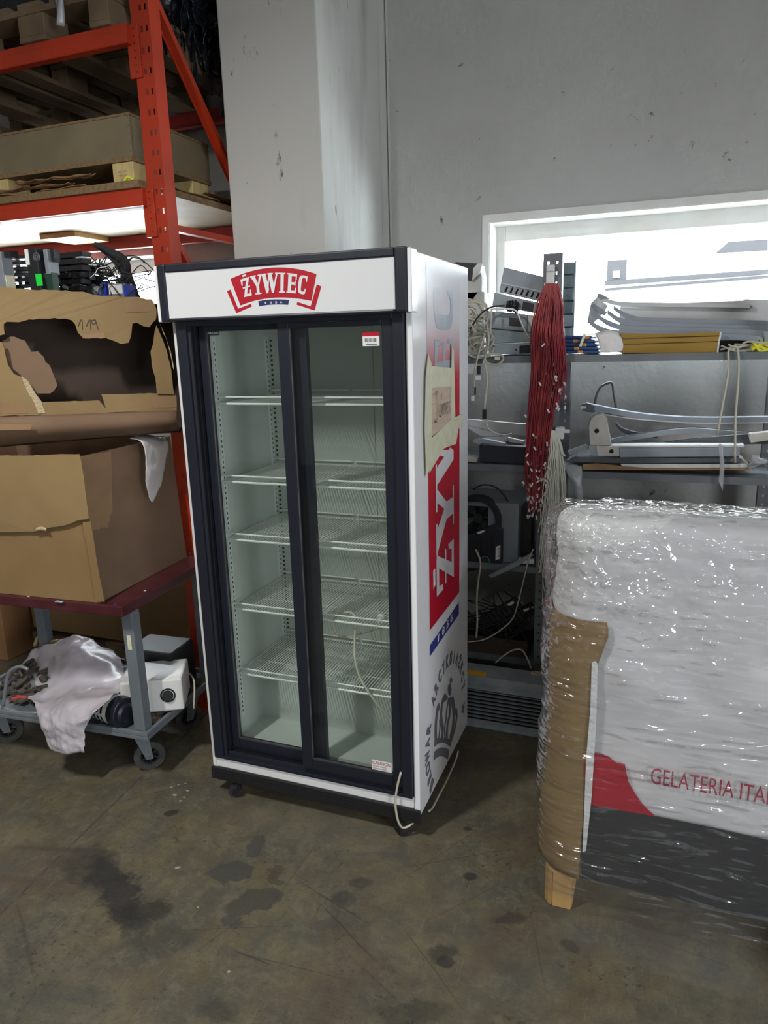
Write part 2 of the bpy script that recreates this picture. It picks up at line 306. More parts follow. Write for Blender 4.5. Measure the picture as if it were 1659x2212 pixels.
# ---------------- mesh building ----------------
def catmull(P, n=6):
    P = [V(p) for p in P]
    if len(P) < 3: return P
    Q = [P[0]*2-P[1]] + P + [P[-1]*2-P[-2]]; out = []
    for i in range(1, len(Q)-2):
        a, b, c, d = Q[i-1:i+3]
        for k in range(n):
            t = k/n
            out.append(.5*((2*b)+(c-a)*t+(2*a-5*b+4*c-d)*t*t+(3*b-a-3*c+d)*t**3))
    out.append(P[-1]); return out
class M:
    def __init__(s): s.v = []; s.f = []
    def add(s, v, f):
        k = len(s.v); s.v += [V(p) for p in v]; s.f += [[i+k for i in q] for q in f]; return s
    def box(s, x0, x1, y0, y1, z0, z1):
        return s.add([(x, y, z) for z in (z0, z1) for y in (y0, y1) for x in (x0, x1)],
                     [(0, 2, 3, 1), (4, 5, 7, 6), (0, 1, 5, 4), (2, 6, 7, 3), (0, 4, 6, 2), (1, 3, 7, 5)])
    def cbox(s, c, sz, rz=0, rx=0, ry=0):
        c = V(c); m = Matrix.Rotation(rz, 3, 'Z') @ Matrix.Rotation(ry, 3, 'Y') @ Matrix.Rotation(rx, 3, 'X')
        k = len(s.v); s.box(-sz[0]/2, sz[0]/2, -sz[1]/2, sz[1]/2, -sz[2]/2, sz[2]/2)
        for i in range(k, len(s.v)): s.v[i] = m @ s.v[i] + c
        return s
    def bar(s, a, b, w, h, up=(0, 0, 1)):
        a, b = V(a), V(b); d = (b-a).normalized(); u = V(up)
        if abs(d.dot(u)) > .98: u = V((0, 1, 0))
        r = d.cross(u).normalized(); u = r.cross(d)
        P = [p+r*(i*w/2)+u*(j*h/2) for p in (a, b) for (i, j) in ((-1, -1), (1, -1), (1, 1), (-1, 1))]
        return s.add(P, [(0, 3, 2, 1), (4, 5, 6, 7), (0, 1, 5, 4), (1, 2, 6, 5), (2, 3, 7, 6), (3, 0, 4, 7)])
    def tube(s, P, r, n=6, sm=5, cap=True):
        P = catmull(P, sm) if sm > 1 else [V(p) for p in P]
        k = len(s.v); pu = None
        for i, p in enumerate(P):
            d = (P[min(i+1, len(P)-1)]-P[max(i-1, 0)])
            d = d.normalized() if d.length > 1e-9 else V((0, 0, 1))
            if pu is None: pu = d.orthogonal().normalized()
            pu = pu-d*pu.dot(d); pu = pu.normalized() if pu.length > 1e-6 else d.orthogonal().normalized()
            q = d.cross(pu); rr = r(i/(len(P)-1)) if callable(r) else r
            s.v += [p+(pu*math.cos(a)+q*math.sin(a))*rr for a in (2*math.pi*j/n for j in range(n))]
        for i in range(len(P)-1):
            for j in range(n):
                a = k+i*n+j; b = k+i*n+(j+1) % n; s.f.append([a, b, b+n, a+n])
        if cap: s.f.append(list(range(k+n-1, k-1, -1))); e = k+(len(P)-1)*n; s.f.append(list(range(e, e+n)))
        return s
    def cyl(s, a, b, r, n=16, r2=None):
        return s.tube([a, b], (lambda t: r+(r2-r)*t) if r2 is not None else r, n, 1)
    def ring(s, c, axis, r0, r1, h, n=24):
        c = V(c); d = V(axis).normalized(); u = d.orthogonal().normalized(); q = d.cross(u); k = len(s.v)
        for (r, z) in ((r0, -h/2), (r1, -h/2), (r1, h/2), (r0, h/2)):
            s.v += [c+d*z+(u*math.cos(2*math.pi*j/n)+q*math.sin(2*math.pi*j/n))*r for j in range(n)]
        for a in range(4):
            for j in range(n):
                b = (a+1) % 4; s.f.append([k+a*n+j, k+a*n+(j+1) % n, k+b*n+(j+1) % n, k+b*n+j])
        return s
    def prism(s, P, d):
        P = [V(p) for p in P]; d = V(d); n = len(P)
        return s.add(P+[p+d for p in P], [list(range(n-1, -1, -1)), list(range(n, 2*n))]+[(i, (i+1) % n, (i+1) % n+n, i+n) for i in range(n)])
    def grid(s, fn, nu, nv, th=0, mask=None):
        P = [[V(fn(i/nu, j/nv)) for i in range(nu+1)] for j in range(nv+1)]
        fl = []
        for j in range(nv):
            for i in range(nu):
                if mask and not mask((i+.5)/nu, (j+.5)/nv): continue
                a = j*(nu+1)+i; fl.append([a, a+1, a+nu+2, a+nu+1])
        vv = [p for r in P for p in r]
        if not th: return s.add(vv, fl)
        N = []
        for j in range(nv+1):
            for i in range(nu+1):
                a = P[j][min(i+1, nu)]-P[j][max(i-1, 0)]; b = P[min(j+1, nv)][i]-P[max(j-1, 0)][i]
                c = a.cross(b); N.append(c.normalized() if c.length > 1e-12 else V((0, 0, 1)))
        m = len(vv); f2 = [list(reversed([q+m for q in f])) for f in fl]
        cnt = {}
        for f in fl:
            for a, b in zip(f, f[1:]+f[:1]): cnt[(a, b)] = 1
        side = [[b, a, a+m, b+m] for (a, b) in cnt if (b, a) not in cnt]
        return s.add(vv+[p-n*th for p, n in zip(vv, N)], fl+f2+side)
    def xf(s, fn): s.v = [V(fn(p)) for p in s.v]; return s
ORG = {}
def T(o, label=None, cat=None, group=None, kind=None):
    if label: o['label'] = label
    if cat: o['category'] = cat
    if group: o['group'] = group
    if kind: o['kind'] = kind
    return o
def thing(name, loc, label, cat, group=None):
    o = bpy.data.objects.new(name, None); COL.objects.link(o); o.location = loc; o.empty_display_size = .1
    ORG[o] = V(loc); return T(o, label, cat, group)
def ob(name, m, material, parent=None, label=None, cat=None, group=None, kind=None, bevel=0, smooth=False, seg=2):
    if parent is not None: org = ORG[parent]
    else:
        xs = [p.x for p in m.v]; ys = [p.y for p in m.v]; zs = [p.z for p in m.v]
        org = V(((min(xs)+max(xs))/2, (min(ys)+max(ys))/2, min(zs)))
    me = bpy.data.meshes.new(name); me.from_pydata([p-org for p in m.v], [], m.f)
    bm = bmesh.new(); bm.from_mesh(me); bmesh.ops.recalc_face_normals(bm, faces=bm.faces)
    if smooth:
        for f in bm.faces: f.smooth = True
        if smooth is not True:
            for e in bm.edges:
                if len(e.link_faces) == 2 and e.calc_face_angle(0) > smooth: e.smooth = False
    bm.to_mesh(me); bm.free()
    me.materials.append(MATS[material] if isinstance(material, str) else material)
    o = bpy.data.objects.new(name, me); COL.objects.link(o); ORG[o] = org
    if parent is not None: o.parent = parent
    else: o.location = org
    if bevel:
        b = o.modifiers.new('bevel', 'BEVEL'); b.width = bevel; b.segments = seg; b.limit_method = 'ANGLE'; b.angle_limit = .7
    return T(o, label, cat, group, kind)
def st(name, m, material, parent=None, **k): return ob(name, m, material, parent, kind='structure' if parent is None else None, **k)
def bx(*a): return M().box(*a)

_fc = {}
def text_mesh(string, bold=0):
    """text as (verts2d normalised 0..1 by its own box, faces, aspect)"""
    if (string, bold) in _fc: return _fc[(string, bold)]
    c = bpy.data.curves.new('t', 'FONT'); c.body = string; c.fill_mode = 'BOTH'; c.resolution_u = 3; c.offset = bold
    o = bpy.data.objects.new('t', c); COL.objects.link(o)
    dg = bpy.context.evaluated_depsgraph_get(); me = bpy.data.meshes.new_from_object(o.evaluated_get(dg))
    vs = [v.co.copy() for v in me.vertices]; fs = [list(p.vertices) for p in me.polygons]
    bpy.data.objects.remove(o); bpy.data.curves.remove(c); bpy.data.meshes.remove(me)
    x0 = min(v.x for v in vs); x1 = max(v.x for v in vs); y0 = min(v.y for v in vs); y1 = max(v.y for v in vs)
    r = ([((v.x-x0)/(x1-x0), (v.y-y0)/(y1-y0)) for v in vs], fs, (x1-x0)/(y1-y0)); _fc[(string, bold)] = r; return r
def text3(m, string, org, u, v, bold=0):
    """lay text on the parallelogram org + u*[0..1] + v*[0..1]"""
    vs, fs, _ = text_mesh(string, bold); org, u, v = V(org), V(u), V(v)
    return m.add([org+u*a+v*b for a, b in vs], fs)
def ribbon(m, P, w, nrm, lift=0):
    """flat stroke along P in the plane with normal nrm"""
    P = [V(p) for p in P]; nrm = V(nrm).normalized(); k = len(m.v)
    for i, p in enumerate(P):
        d = (P[min(i+1, len(P)-1)]-P[max(i-1, 0)]).normalized(); s = d.cross(nrm)
        ww = w(i/(len(P)-1)) if callable(w) else w
        m.v += [p+s*ww/2+nrm*lift, p-s*ww/2+nrm*lift]
    for i in range(len(P)-1): m.f.append([k+2*i, k+2*i+1, k+2*i+3, k+2*i+2])
    return m
# slab letters of the sign, unit boxes
GL = {
 'Z': [[(.02, .62), (.16, .66), (.2, .86), (.62, .86), (.98, 1), (.02, 1)], [(.62, .86), (.98, 1), (.46, .14), (.02, 0)],
       [(.02, 0), (.98, 0), (.98, .34), (.84, .30), (.8, .14), (.46, .14)], [(.1, .46), (.88, .46), (.98, .54), (.1, .54)], [(.34, 1.08), (.72, 1.08), (.72, 1.19), (.28, 1.19)]],
 'Y': [[(0, .93), (.46, .93), (.46, 1), (0, 1)], [(.62, .93), (1, .93), (1, 1), (.62, 1)], [(.06, .94), (.38, .94), (.66, .42), (.66, .3), (.42, .3), (.42, .42)],
       [(.74, .94), (.92, .94), (.66, .42), (.56, .5)], [(.42, .06), (.66, .06), (.66, .42), (.42, .42)], [(.26, 0), (.82, 0), (.82, .07), (.26, .07)]],
 'W': [[(0, .93), (.3, .93), (.3, 1), (0, 1)], [(.36, .93), (.66, .93), (.66, 1), (.36, 1)], [(.78, .93), (1, .93), (1, 1), (.78, 1)],
       [(.04, .94), (.26, .94), (.42, .2), (.36, 0), (.24, 0)], [(.48, .94), (.42, .94), (.24, 0), (.36, 0)], [(.4, .94), (.6, .94), (.76, .2), (.7, 0), (.58, 0)], [(.84, .94), (.93, .94), (.7, 0), (.6, 0)]],
 'I': [[(0, .93), (1, .93), (1, 1), (0, 1)], [(.24, .06), (.76, .06), (.76, .94), (.24, .94)], [(0, 0), (1, 0), (1, .07), (0, .07)]],
 'E': [[(.0, .93), (.2, .93), (.2, 1), (0, 1)], [(.12, 0), (.46, 0), (.46, 1), (.12, 1)], [(.46, .86), (.84, .86), (.84, .72), (.96, .7), (.96, 1), (.46, 1)],
       [(.46, .44), (.8, .44), (.8, .36), (.88, .36), (.88, .66), (.8, .66), (.8, .56), (.46, .56)], [(.46, 0), (.98, 0), (.98, .3), (.86, .28), (.84, .14), (.46, .14)], [(0, 0), (.2, 0), (.2, .07), (0, .07)]],
 'C': [[(.5, 1), (.98, 1), (.98, .68), (.84, .7), (.8, .86), (.56, .87)], [(.5, 1), (.56, .87), (.42, .8), (.4, .62), (.06, .62), (.1, .86), (.24, .96)],
       [(.06, .62), (.4, .62), (.4, .38), (.06, .38)], [(.06, .38), (.4, .38), (.42, .2), (.56, .13), (.5, 0), (.24, .04), (.1, .14)], [(.5, 0), (.56, .13), (.8, .16), (.86, .32), (.98, .3), (.94, .04), (.8, 0)]],
}
def glyph(m, ch, u0, u1, fn, nrm=(0, 0, 0)):
    for ii, poly in enumerate(GL[ch]):
        Q = []
        for (a, b), (c, d) in zip(poly, poly[1:]+poly[:1]):
            for t in (0, .5): Q.append(fn(u0+(u1-u0)*(a+(c-a)*t), b+(d-b)*t)+V(nrm)*ii*.0002)
        m.add(Q, [list(range(len(Q)))])
    return m

# ================= THE SETTING =================
YW = 3.80; WT = .32
st('floor', bx(-6, 4, -5, 8, -.1, 0), 'concrete')
jn = M(); 
ja, jb = at(0, 1975, Z=0), at(345, 1640, Z=0); jd = (jb-ja).normalized()
st('trim_4', M().bar(ja-jd*3+V((0, 0, -.0005)), jb+jd*1.7+V((0, 0, -.0005)), .007, .003), 'dirt', label='thin dark joint line across the concrete floor')
W1 = (at(1057, 480, Y=YW).x, 1.9, 1.70, at(1057, 480, Y=YW).z)      # window_1 opening x0, x1, z0, z1
W2 = (-4.6, -2.745, 1.70, 2.29)
def wall_with_holes(x0, x1, y0, y1, z0, z1, holes):
    m = M(); cur = x0
    for (a, b, c, d) in sorted(holes):
        m.box(cur, a, y0, y1, z0, z1); m.box(a, b, y0, y1, z0, c); m.box(a, b, y0, y1, d, z1); cur = b
    return m.box(cur, x1, y0, y1, z0, z1)
st('wall_back', wall_with_holes(-6, 4, YW, YW+WT, 0, 4.4, [W1, W2]), 'plaster')
st('wall_left', bx(-6.2, -6, -5, YW+WT, 0, 4.4), 'plaster')
st('wall_right', bx(4, 4.2, -5, YW+WT, 0, 4.4), 'plaster')
st('wall_front', bx(-6, 4, -5.2, -5, 0, 4.4), 'plaster')
st('ceiling', bx(-6.2, 4.2, -5.2, YW+WT, 4.4, 4.6), 'ceiling_white')
st('trim_1', bx(-1.915, -1.437, 3.06, YW-.001, 0, 4.4), 'plaster_column', label='square plastered concrete column', bevel=.006)
st('trim_2', bx(-1.436, -1.405, YW-.022, YW-.001, 0, 4.4).box(-1.398, -1.388, YW-.012, YW-.001, 0, 4.4), 'plaster_column', label='vertical cover strip in the corner of column and wall')
def window(name, W):
    x0, x1, z0, z1 = W; r = thing(name, ((x0+x1)/2, YW+WT/2, z0), None, None); r['kind'] = 'structure'
    f = .05; ya, yb = YW+.16, YW+.22
    fr = bx(x0+.001, x0+f, ya, yb, z0+.001, z1-.001).box(x1-f, x1-.001, ya, yb, z0+.001, z1-.001).box(x0+f, x1-f, ya, yb, z1-f-.03, z1-.001).box(x0+f, x1-f, ya, yb, z0+.001, z0+f)
    ob('window_frame', fr, 'pvc', r, bevel=.004)
    ob('window_pane', bx(x0+f, x1-f, ya+.025, ya+.031, z0+f, z1-f-.03), 'window_glass', r)
    ob('window_sill', bx(x0+.001, x1-.001, YW-.03, ya, z0+.0005, z0+.022), 'pvc', r, bevel=.004)
    e = .035
    ob('window_reveal', bx(x0-e, x0+.0, YW-.006, YW-.0005, z0-e, z1+e).box(x0, x1, YW-.006, YW-.0005, z1, z1+e).box(x1, x1+e, YW-.006, YW-.0005, z0-e, z1+e)
       .box(x0+.0006, x0+.004, YW, ya, z0+.022, z1-.001).box(x0+.004, x1-.004, YW, ya, z1-.004, z1-.0006), 'pvc', r)
window('window_1', W1); window('window_2', W2)
# rafter strips of the hall behind the camera stay out of view; fixtures at the main lamp and at the two added fill lamps
for i, (x, y, sx, sy, z) in enumerate(((-1.74, .37, .14, .6, 3.13), (1.0, -2.6, .12, 1.6, 4.06), (-4.3, -2.6, .36, 1.6, 4.06))):
    r = thing('main_or_fill_lamp', (x, y, z), ['strip lamp hanging in front of the red rack and the fridge', 'added fill strip lamp on the ceiling behind the camera, right', 'added fill strip lamp on the ceiling behind the camera, left'][i], 'lamp')
    ob('lamp_housing', bx(x-sx/2, x+sx/2, y-sy/2, y+sy/2, z, z+.05), 'enamel_white', r, bevel=.005)
    ob('hanger', bx(x-.01, x+.01, y-.01, y+.01, z+.05, 4.4), 'steel', r)

g = thing('fill_light_frame', (3.97, -1.6, .7), 'added frame and pane dressing the fill light on the right wall, out of view', None); g['kind'] = 'structure'  # added window dressing for the fill light, not a known opening
ob('window_frame', bx(3.95, 3.999, -2.86, -2.80, .64, 2.36).box(3.95, 3.999, -.40, -.34, .64, 2.36).box(3.95, 3.999, -2.80, -.40, 2.30, 2.36).box(3.95, 3.999, -2.80, -.40, .64, .70), 'pvc', g, bevel=.004)
ob('window_pane', bx(3.975, 3.985, -2.80, -.40, .70, 2.30), 'paper', g)
# outside: white trailer seen washed out through the window
p = at(1306, 690, Y=6.4)
r = thing('truck_trailer', (2.4, 7.0, 0), 'white box trailer parked outside the window, overexposed', 'trailer')
ob('trailer_box', bx(p.x, 5.6, 6.4, 7.9, 1.1, 3.9), 'trailer_white', r, bevel=.02)
ob('side_rail', M().bar(at(1306, 612, Y=6.38), at(1659, 587, Y=6.38), .03, .035), 'trailer_grey', r)
ob('side_rail', M().bar(at(1306, 626, Y=6.38), at(1659, 598, Y=6.38), .03, .02), 'trailer_grey', r)
a = at(1312, 563, Y=6.38); b = at(1352, 604, Y=6.38)
ob('data_plate', bx(a.x, b.x, 6.38, 6.4, b.z, a.z), 'trailer_grey', r)
ob('data_plate_handle', bx(a.x+.05, b.x-.05, 6.37, 6.38, b.z+.02, b.z+.07), 'trailer_white', r)
c = [at(q[0], q[1], Y=6.36) for q in ((1546, 546), (1574, 522), (1659, 517), (1659, 540))]
ob('spoiler_plate', M().prism(c, (0, .04, 0)), 'trailer_grey', r)
ob('undercarriage', bx(p.x+.4, 5.2, 6.6, 7.7, .6, 1.1), 'trailer_grey', r)
for x in (2.2, 3.3): ob('wheel', M().cyl((x, 6.5, .45), (x, 6.8, .45), .45, 20), 'rubber', r)
st('ground_outside', bx(-12, 14, YW+WT, 20, -.12, -.02), 'asphalt') if False else None

# ================= FRIDGE =================
XR, XL, YF, YB, HT = -.709, -1.574, 2.094, 2.762, 2.0
F = thing('display_fridge', ((XR+XL)/2, (YF+YB)/2, 0), 'tall white drinks fridge with two black-framed sliding glass doors and a red banner logo', 'fridge')
ob('side_panel', bx(XR-.022, XR, YF, YB, .09, HT), 'side_white', F, bevel=.004)
ob('side_panel', bx(XL, XL+.020, YF, YB, .09, HT), 'fridge_white', F, bevel=.004)
ob('back_panel', bx(XL+.02, XR-.022, YB-.03, YB, .09, HT-.003), 'fridge_white', F)
ob('top_panel', bx(XL+.02, XR-.022, YF, YB-.03, HT-.02, HT-.001), 'fridge_white', F)
ob('bottom_panel', bx(XL+.02, XR-.022, YF+.006, YB-.03, .092, .125), 'fridge_white', F)
ob('bottom_trim', bx(XL+.021, XR-.023, YF-.004, YF+.006, .123, .164), 'fridge_white', F, bevel=.002)
# liner: side walls, back, top, floor and the compressor step at the lower back
lx0, lx1, ly0, ly1, lz0, lz1 = XL+.072, XR-.068, YF+.10, 2.62, .20, 1.80
ln = bx(lx0-.045, lx0, ly0-.01, ly1, lz0-.03, lz1+.03).box(lx1, lx1+.045, ly0-.01, ly1, lz0-.03, lz1+.03)
ln.box(lx0, lx1, ly1, ly1+.02, lz0, lz1+.03).box(lx0, lx1, ly0-.01, ly1, lz1, lz1+.03).box(lx0, lx1, ly0-.01, ly1, lz0-.03, lz0)
ln.prism([(lx0, 2.38, lz0), (lx0, 2.38, .40), (lx0, ly1, .455), (lx0, ly1, lz0)], (lx1-lx0, 0, 0))
ob('liner', ln, 'liner', F)
seam = M()
for x in (-1.38, -1.05): seam.box(x-.001, x+.001, ly1-.002, ly1, .46, lz1)
ob('back_seam', seam, 'steel', F)
for x, s in ((lx0, 1), (lx1, -1)):
    for y in (YF+.125, ly1-.03):
        rl = ob('shelf_support', bx(min(x, x+s*.004), max(x, x+s*.004), y-.012, y+.012, lz0+.08, lz1-.03), 'white_metal', F)
        sl = M(); z = lz0+.1
        while z < lz1-.05: sl.box(min(x+s*.004, x+s*.0046), max(x+s*.004, x+s*.0046), y-.0025, y+.0025, z, z+.009); z += .0195
        ob('slots', sl, 'dark_slot', rl, kind='stuff')
    sl = M(); z = .5
    if s == 1:
        while z < 1.75: sl.box(lx0+.002, lx0+.010, ly1-.0015, ly1, z, z+.008); z += .0195
        ob('support_slots', sl, 'dark_slot', F, kind='stuff')
# outer door frame
zt, zb = 1.826, .166
ix0, ix1 = XL+.0215, XR-.0235
fr = bx(ix0, ix0+.040, YF-.014, YF+.085, zb, zt).box(ix1-.036, ix1, YF-.014, YF+.085, zb, zt).box(ix0+.04, ix1-.036, YF-.014, YF+.085, zt-.022, zt).box(ix0+.04, ix1-.036, YF-.014, YF+.085, zb, zb+.014)
ob('door_frame', fr, 'navy', F, bevel=.002)
tr = M()
for y in (YF+.008, YF+.045):
    tr.box(ix0+.04, ix1-.036, y, y+.004, zb+.014, zb+.026); 
for k in range(4): tr.box(ix0+.0405, ix0+.052, YF-.004+k*.022, YF+.002+k*.022, zb+.014, zt-.022)
ob('door_track', tr, 'navy_soft', F)
def door(x0, x1, y, sl, sr, label):
    z0, z1, h = .196, 1.812, .024
    d = bx(x0, x0+sl, y, y+h, z0, z1).box(x1-sr, x1, y, y+h, z0, z1).box(x0+sl, x1-sr, y, y+h, z1-.026, z1).box(x0+sl, x1-sr, y, y+h, z0, z0+.042)
    o = ob('sliding_door', d, 'navy', F, bevel=.0025, label=label)
    ob('glass_pane', bx(x0+sl-.002, x1-sr+.002, y+.008, y+.016, z0+.04, z1-.024), 'glass', o)
    g = bx(x0+sl, x1-sr, y+.002, y+.007, z0+.042, z0+.047).box(x0+sl, x0+sl+.004, y+.002, y+.007, z0+.047, z1-.026)
    ob('seal', g, 'rubber', o)
    return o
dl = door(XL+.078, XR-.376, YF+.034, .030, .062, 'left sliding glass door, running behind the right one')
dr = door(XR-.459, XR-.0605, YF-.004, .042, .038, 'right sliding glass door in front')
ob('door_latch', bx(XR-.272, XR-.252, YF-.010, YF-.004, 1.803, 1.809), 'steel', F)
# wire shelves, five levels, two side by side
lev = [1.535, 1.249, 1.028, .750, .478]
for k, z in enumerate(lev):
    for (x0, x1) in ((lx0+.004, lx0+.352), (lx0+.366, lx1-.004)):
        y0, y1 = YF+.088+.02, ly1-.012; dz = .024
        s = ob('wire_shelf', M().tube([(x0, y0, z), (x1, y0, z)], .0042, 6, 1).tube([(x0, y0-.002, z+dz), (x1, y0-.002, z+dz)], .0032, 6, 1)
               .tube([(x0, y0-.002, z+dz), (x0, y0, z)], .003, 5, 1).tube([(x1, y0-.002, z+dz), (x1, y0, z)], .003, 5, 1)
               .tube([(x0, y0, z), (x0, y1, z)], .003, 6, 1).tube([(x1, y0, z), (x1, y1, z)], .003, 6, 1)
               .tube([(x0, y1, z), (x1, y1, z)], .0035, 6, 1).tube([(x0, y1, z+.02), (x1, y1, z+.02)], .003, 6, 1), 'wire_white', F)
        wv = M(); n = 30
        for i in range(1, n):
            x = x0+(x1-x0)*i/n; wv.tube([(x, y0, z+.003), (x, y1, z+.003)], .0019, 4, 1, cap=False)
        for y in (y0+.13, y0+.26, y0+.37): wv.tube([(x0, y, z-.001), (x1, y, z-.001)], .0024, 4, 1)
        ob('wires', wv, 'wire_white', s, kind='stuff')
# canopy with the sign
cx0, cx1, cy0, cy1, cz0, cz1 = XL-.004, XR+.003, 2.040, YF-.001, 1.820, 2.003
cf = bx(cx0, cx0+.032, cy0, cy1, cz0, cz1).box(cx1-.038, cx1, cy0, cy1, cz0, cz1).box(cx0+.032, cx1-.038, cy0, cy1, cz1-.028, cz1).box(cx0+.032, cx1-.038, cy0, cy1, cz0, cz0+.011)
CA = ob('canopy_frame', cf, 'navy', F, bevel=.006)
SG = ob('sign_panel', bx(cx0+.031, cx1-.037, cy0+.005, cy0+.012, cz0+.010, cz1-.027), 'sign_white', F)
ob('canopy_end_cap', bx(cx1+.001, cx1+.014, cy0+.004, cy1+.004, cz0, cz1-.004), 'side_white', F, bevel=.003)
ob('canopy_end_cap', bx(cx0-.014, cx0-.001, cy0+.004, cy1+.004, cz0, cz1-.004), 'fridge_white', F, bevel=.003)
SY = cy0+.0045
def sp(l, y=SY): return [at(a, b, Y=y) for a, b in l]
def c5(l): return [(320+a/2.8603, 520+b/2.8603) for a, b in l]
def q2(p0, p1, p2, t): return tuple(a*(1-t)*(1-2*t)+b*4*t*(1-t)+c*t*(2*t-1) for a, b, c in zip(p0, p1, p2))
# red arched banner
bt = [q2((508, 236), (772, 166), (1040, 206), i/16) for i in range(17)]; bb = [q2((570, 400), (778, 352), (1008, 372), i/16) for i in range(17)]
lo = M()
for i in range(16): 
    k = len(lo.v); lo.v += sp(c5([bt[i], bt[i+1], bb[i+1], bb[i]])); lo.f.append([k, k+1, k+2, k+3])
lo2 = M()
lo2.add(sp(c5([(487, 312), (508, 302), (556, 420), (545, 448)])), [(0, 1, 2, 3)]).add(sp(c5([(556, 420), (635, 390), (641, 406), (545, 448)])), [(0, 1, 2, 3)])
lo3 = M().add(sp(c5([(1042, 270), (1070, 282), (1028, 431), (1004, 405)])), [(0, 1, 2, 3)]).add(sp(c5([(1004, 405), (922, 378), (917, 395), (1028, 431)])), [(0, 1, 2, 3)])
ob('logo_banner', lo, 'logo_red', SG); ob('logo_wing', lo2, 'logo_red', SG); ob('logo_wing', lo3, 'logo_red', SG)
be = M()
for i in range(8):
    t0, t1 = i/8, (i+1)/8
    a, b = q2((680, 374), (775, 363), (871, 367), t0), q2((680, 374), (775, 363), (871, 367), t1)
    c, d = q2((686, 404), (775, 394), (865, 396), t1), q2((686, 404), (775, 394), (865, 396), t0)
    k = len(be.v); be.v += sp(c5([a, b, c, d])); be.f.append([k, k+1, k+2, k+3])
ob('logo_year_band', be, 'logo_blue', SG)
tx = M()
def arch(u, v):
    lo_ = q2((585, 352), (775, 322), (978, 334), u); hi = q2((560, 244), (772, 198), (994, 222), u)
    x = lo_[0]+(hi[0]-lo_[0])*v; y = lo_[1]+(hi[1]-lo_[1])*v
    return at(320+x/2.8603, 520+y/2.8603, Y=SY-.0006)
for ch, a, b in (('Z', .02, .155), ('Y', .165, .345), ('W', .325, .585), ('I', .585, .675), ('E', .70, .845), ('C', .86, .985)): glyph(tx, ch, a, b, arch, (0, -1, 0))
ob('logo_lettering', tx, 'sign_white', SG)
yr = M()
for i, ch in enumerate('1856'):
    a = at(320+(722+i*31)/2.8603, 520+(391-i*1.5)/2.8603, Y=SY-.0006); b = at(320+(735+i*31)/2.8603, 520+(391-i*1.5)/2.8603, Y=SY-.0006)
    text3(yr, ch, a, (b-a)*(.5 if ch == '1' else 1), (0, 0, .0066))
ob('logo_year', yr, 'sign_white', SG)
# kick plate
K = ob('kick_plate', bx(XL-.004, XR+.004, YF-.012, YF-.001, .066, .121), 'black_plastic', F, bevel=.005)
sl = M()
for i in range(15):
    for j in range(2): sl.box(XL+.05+i*.052, XL+.09+i*.052, YF-.0135, YF-.0119, .088+j*.016, .092+j*.016)
ob('vent_slots', sl, 'dark_slot', K, kind='stuff')
def caster(par, x, y, r, wd, ht, rz, mr='rubber_black', ms='steel', top=None):
    c = ob('caster', M().cbox((x, y, ht-.004), (r*1.1, r*1.1, .008)).cyl((x, y, ht-.03), (x, y, ht-.008), r*.45, 12), ms, par)
    dx, dy = math.cos(rz), math.sin(rz); ox, oy = x-dx*r*.5, y-dy*r*.5; n = V((-dy, dx, 0))
    f = M()
    for s in (-1, 1):
        a = V((x, y, ht-.02))+n*s*(wd/2+.006); b = V((ox, oy, r))+n*s*(wd/2+.006)
        f.prism([a+V((dx, dy, 0))*r*.5, a-V((dx, dy, 0))*r*.5, b-V((dx, dy, 0))*r*.22-V((0, 0, .01)), b+V((dx, dy, 0))*r*.22-V((0, 0, .01))], n*s*.004)
    f.bar(V((ox, oy, r))-n*(wd/2+.010), V((ox, oy, r))+n*(wd/2+.010), .01, .01)
    ob('fork', f, ms, c)
    return c, V((ox, oy, r)), n
for (x, y, rz) in ((-1.468, 2.10, .4), (-.795, 2.105, 2.6), (-1.48, 2.69, 1), (-.80, 2.69, 2)):
    c, o, n = caster(F, x, y, .026, .022, .060, rz, ms='black_plastic')
    ob('wheel', M().cyl(o-n*.011, o+n*.011, .026, 16), 'rubber_black', c)
# stickers
def sticker(name, px0, py0, px1, py1, Y, par, mt='paper', lines=()):
    a, b = at(px0, py0, Y=Y), at(px1, py1, Y=Y)
    o = ob(name, bx(a.x, b.x, Y-.0006, Y, b.z, a.z), mt, par); return o, a, b
gy = YF+.0035
s, a, b = sticker('barcode_sticker', 783, 719, 820, 747, gy, dr)
q = M(); x = a.x+.008
while x < b.x-.01: q.box(x, x+rnd.choice((.0008, .0015)), gy-.0012, gy-.0006, b.z+.012, a.z-.017); x += .0028
q.box(a.x+.012, b.x-.008, gy-.0012, gy-.0006, b.z+.004, b.z+.006)
ob('barcode', q, 'ink', s); ob('sticker_band', bx(a.x, b.x, gy-.0012, gy-.0006, a.z-.010, a.z), 'print_red', s)
gl = YF+.0415
s, a, b = sticker('maker_label', 435.5, 716, 474, 724, gl, dl, 'navy_soft')
ob('maker_lettering', text3(M(), 'KLIMASAN', (a.x+.003, gl-.0012, b.z+.003), (b.x-a.x-.006, 0, 0), (0, 0, a.z-b.z-.006)), 'paper', s)
s, a, b = sticker('caution_sticker', 803, 1640, 847, 1680, gy, dr)
tl = text3(M(), 'CAUTION', (a.x+.003, gy-.0012, a.z-.017), (b.x-a.x-.008, 0, 0), (0, 0, .0125))
for i, t_ in enumerate(('DO NOT REMOVE', 'DOOR BLOCKING', 'UNTIL', 'COOLER IS IN', 'FINAL LOCATION')):
    _, _, asp = text_mesh(t_); h = .0045; text3(tl, t_, (a.x+.004, gy-.0012, a.z-.026-i*.0085), (min(asp*h, b.x-a.x-.02), 0, 0), (0, 0, h))
ob('caution_lettering', tl, 'cab_text', s)
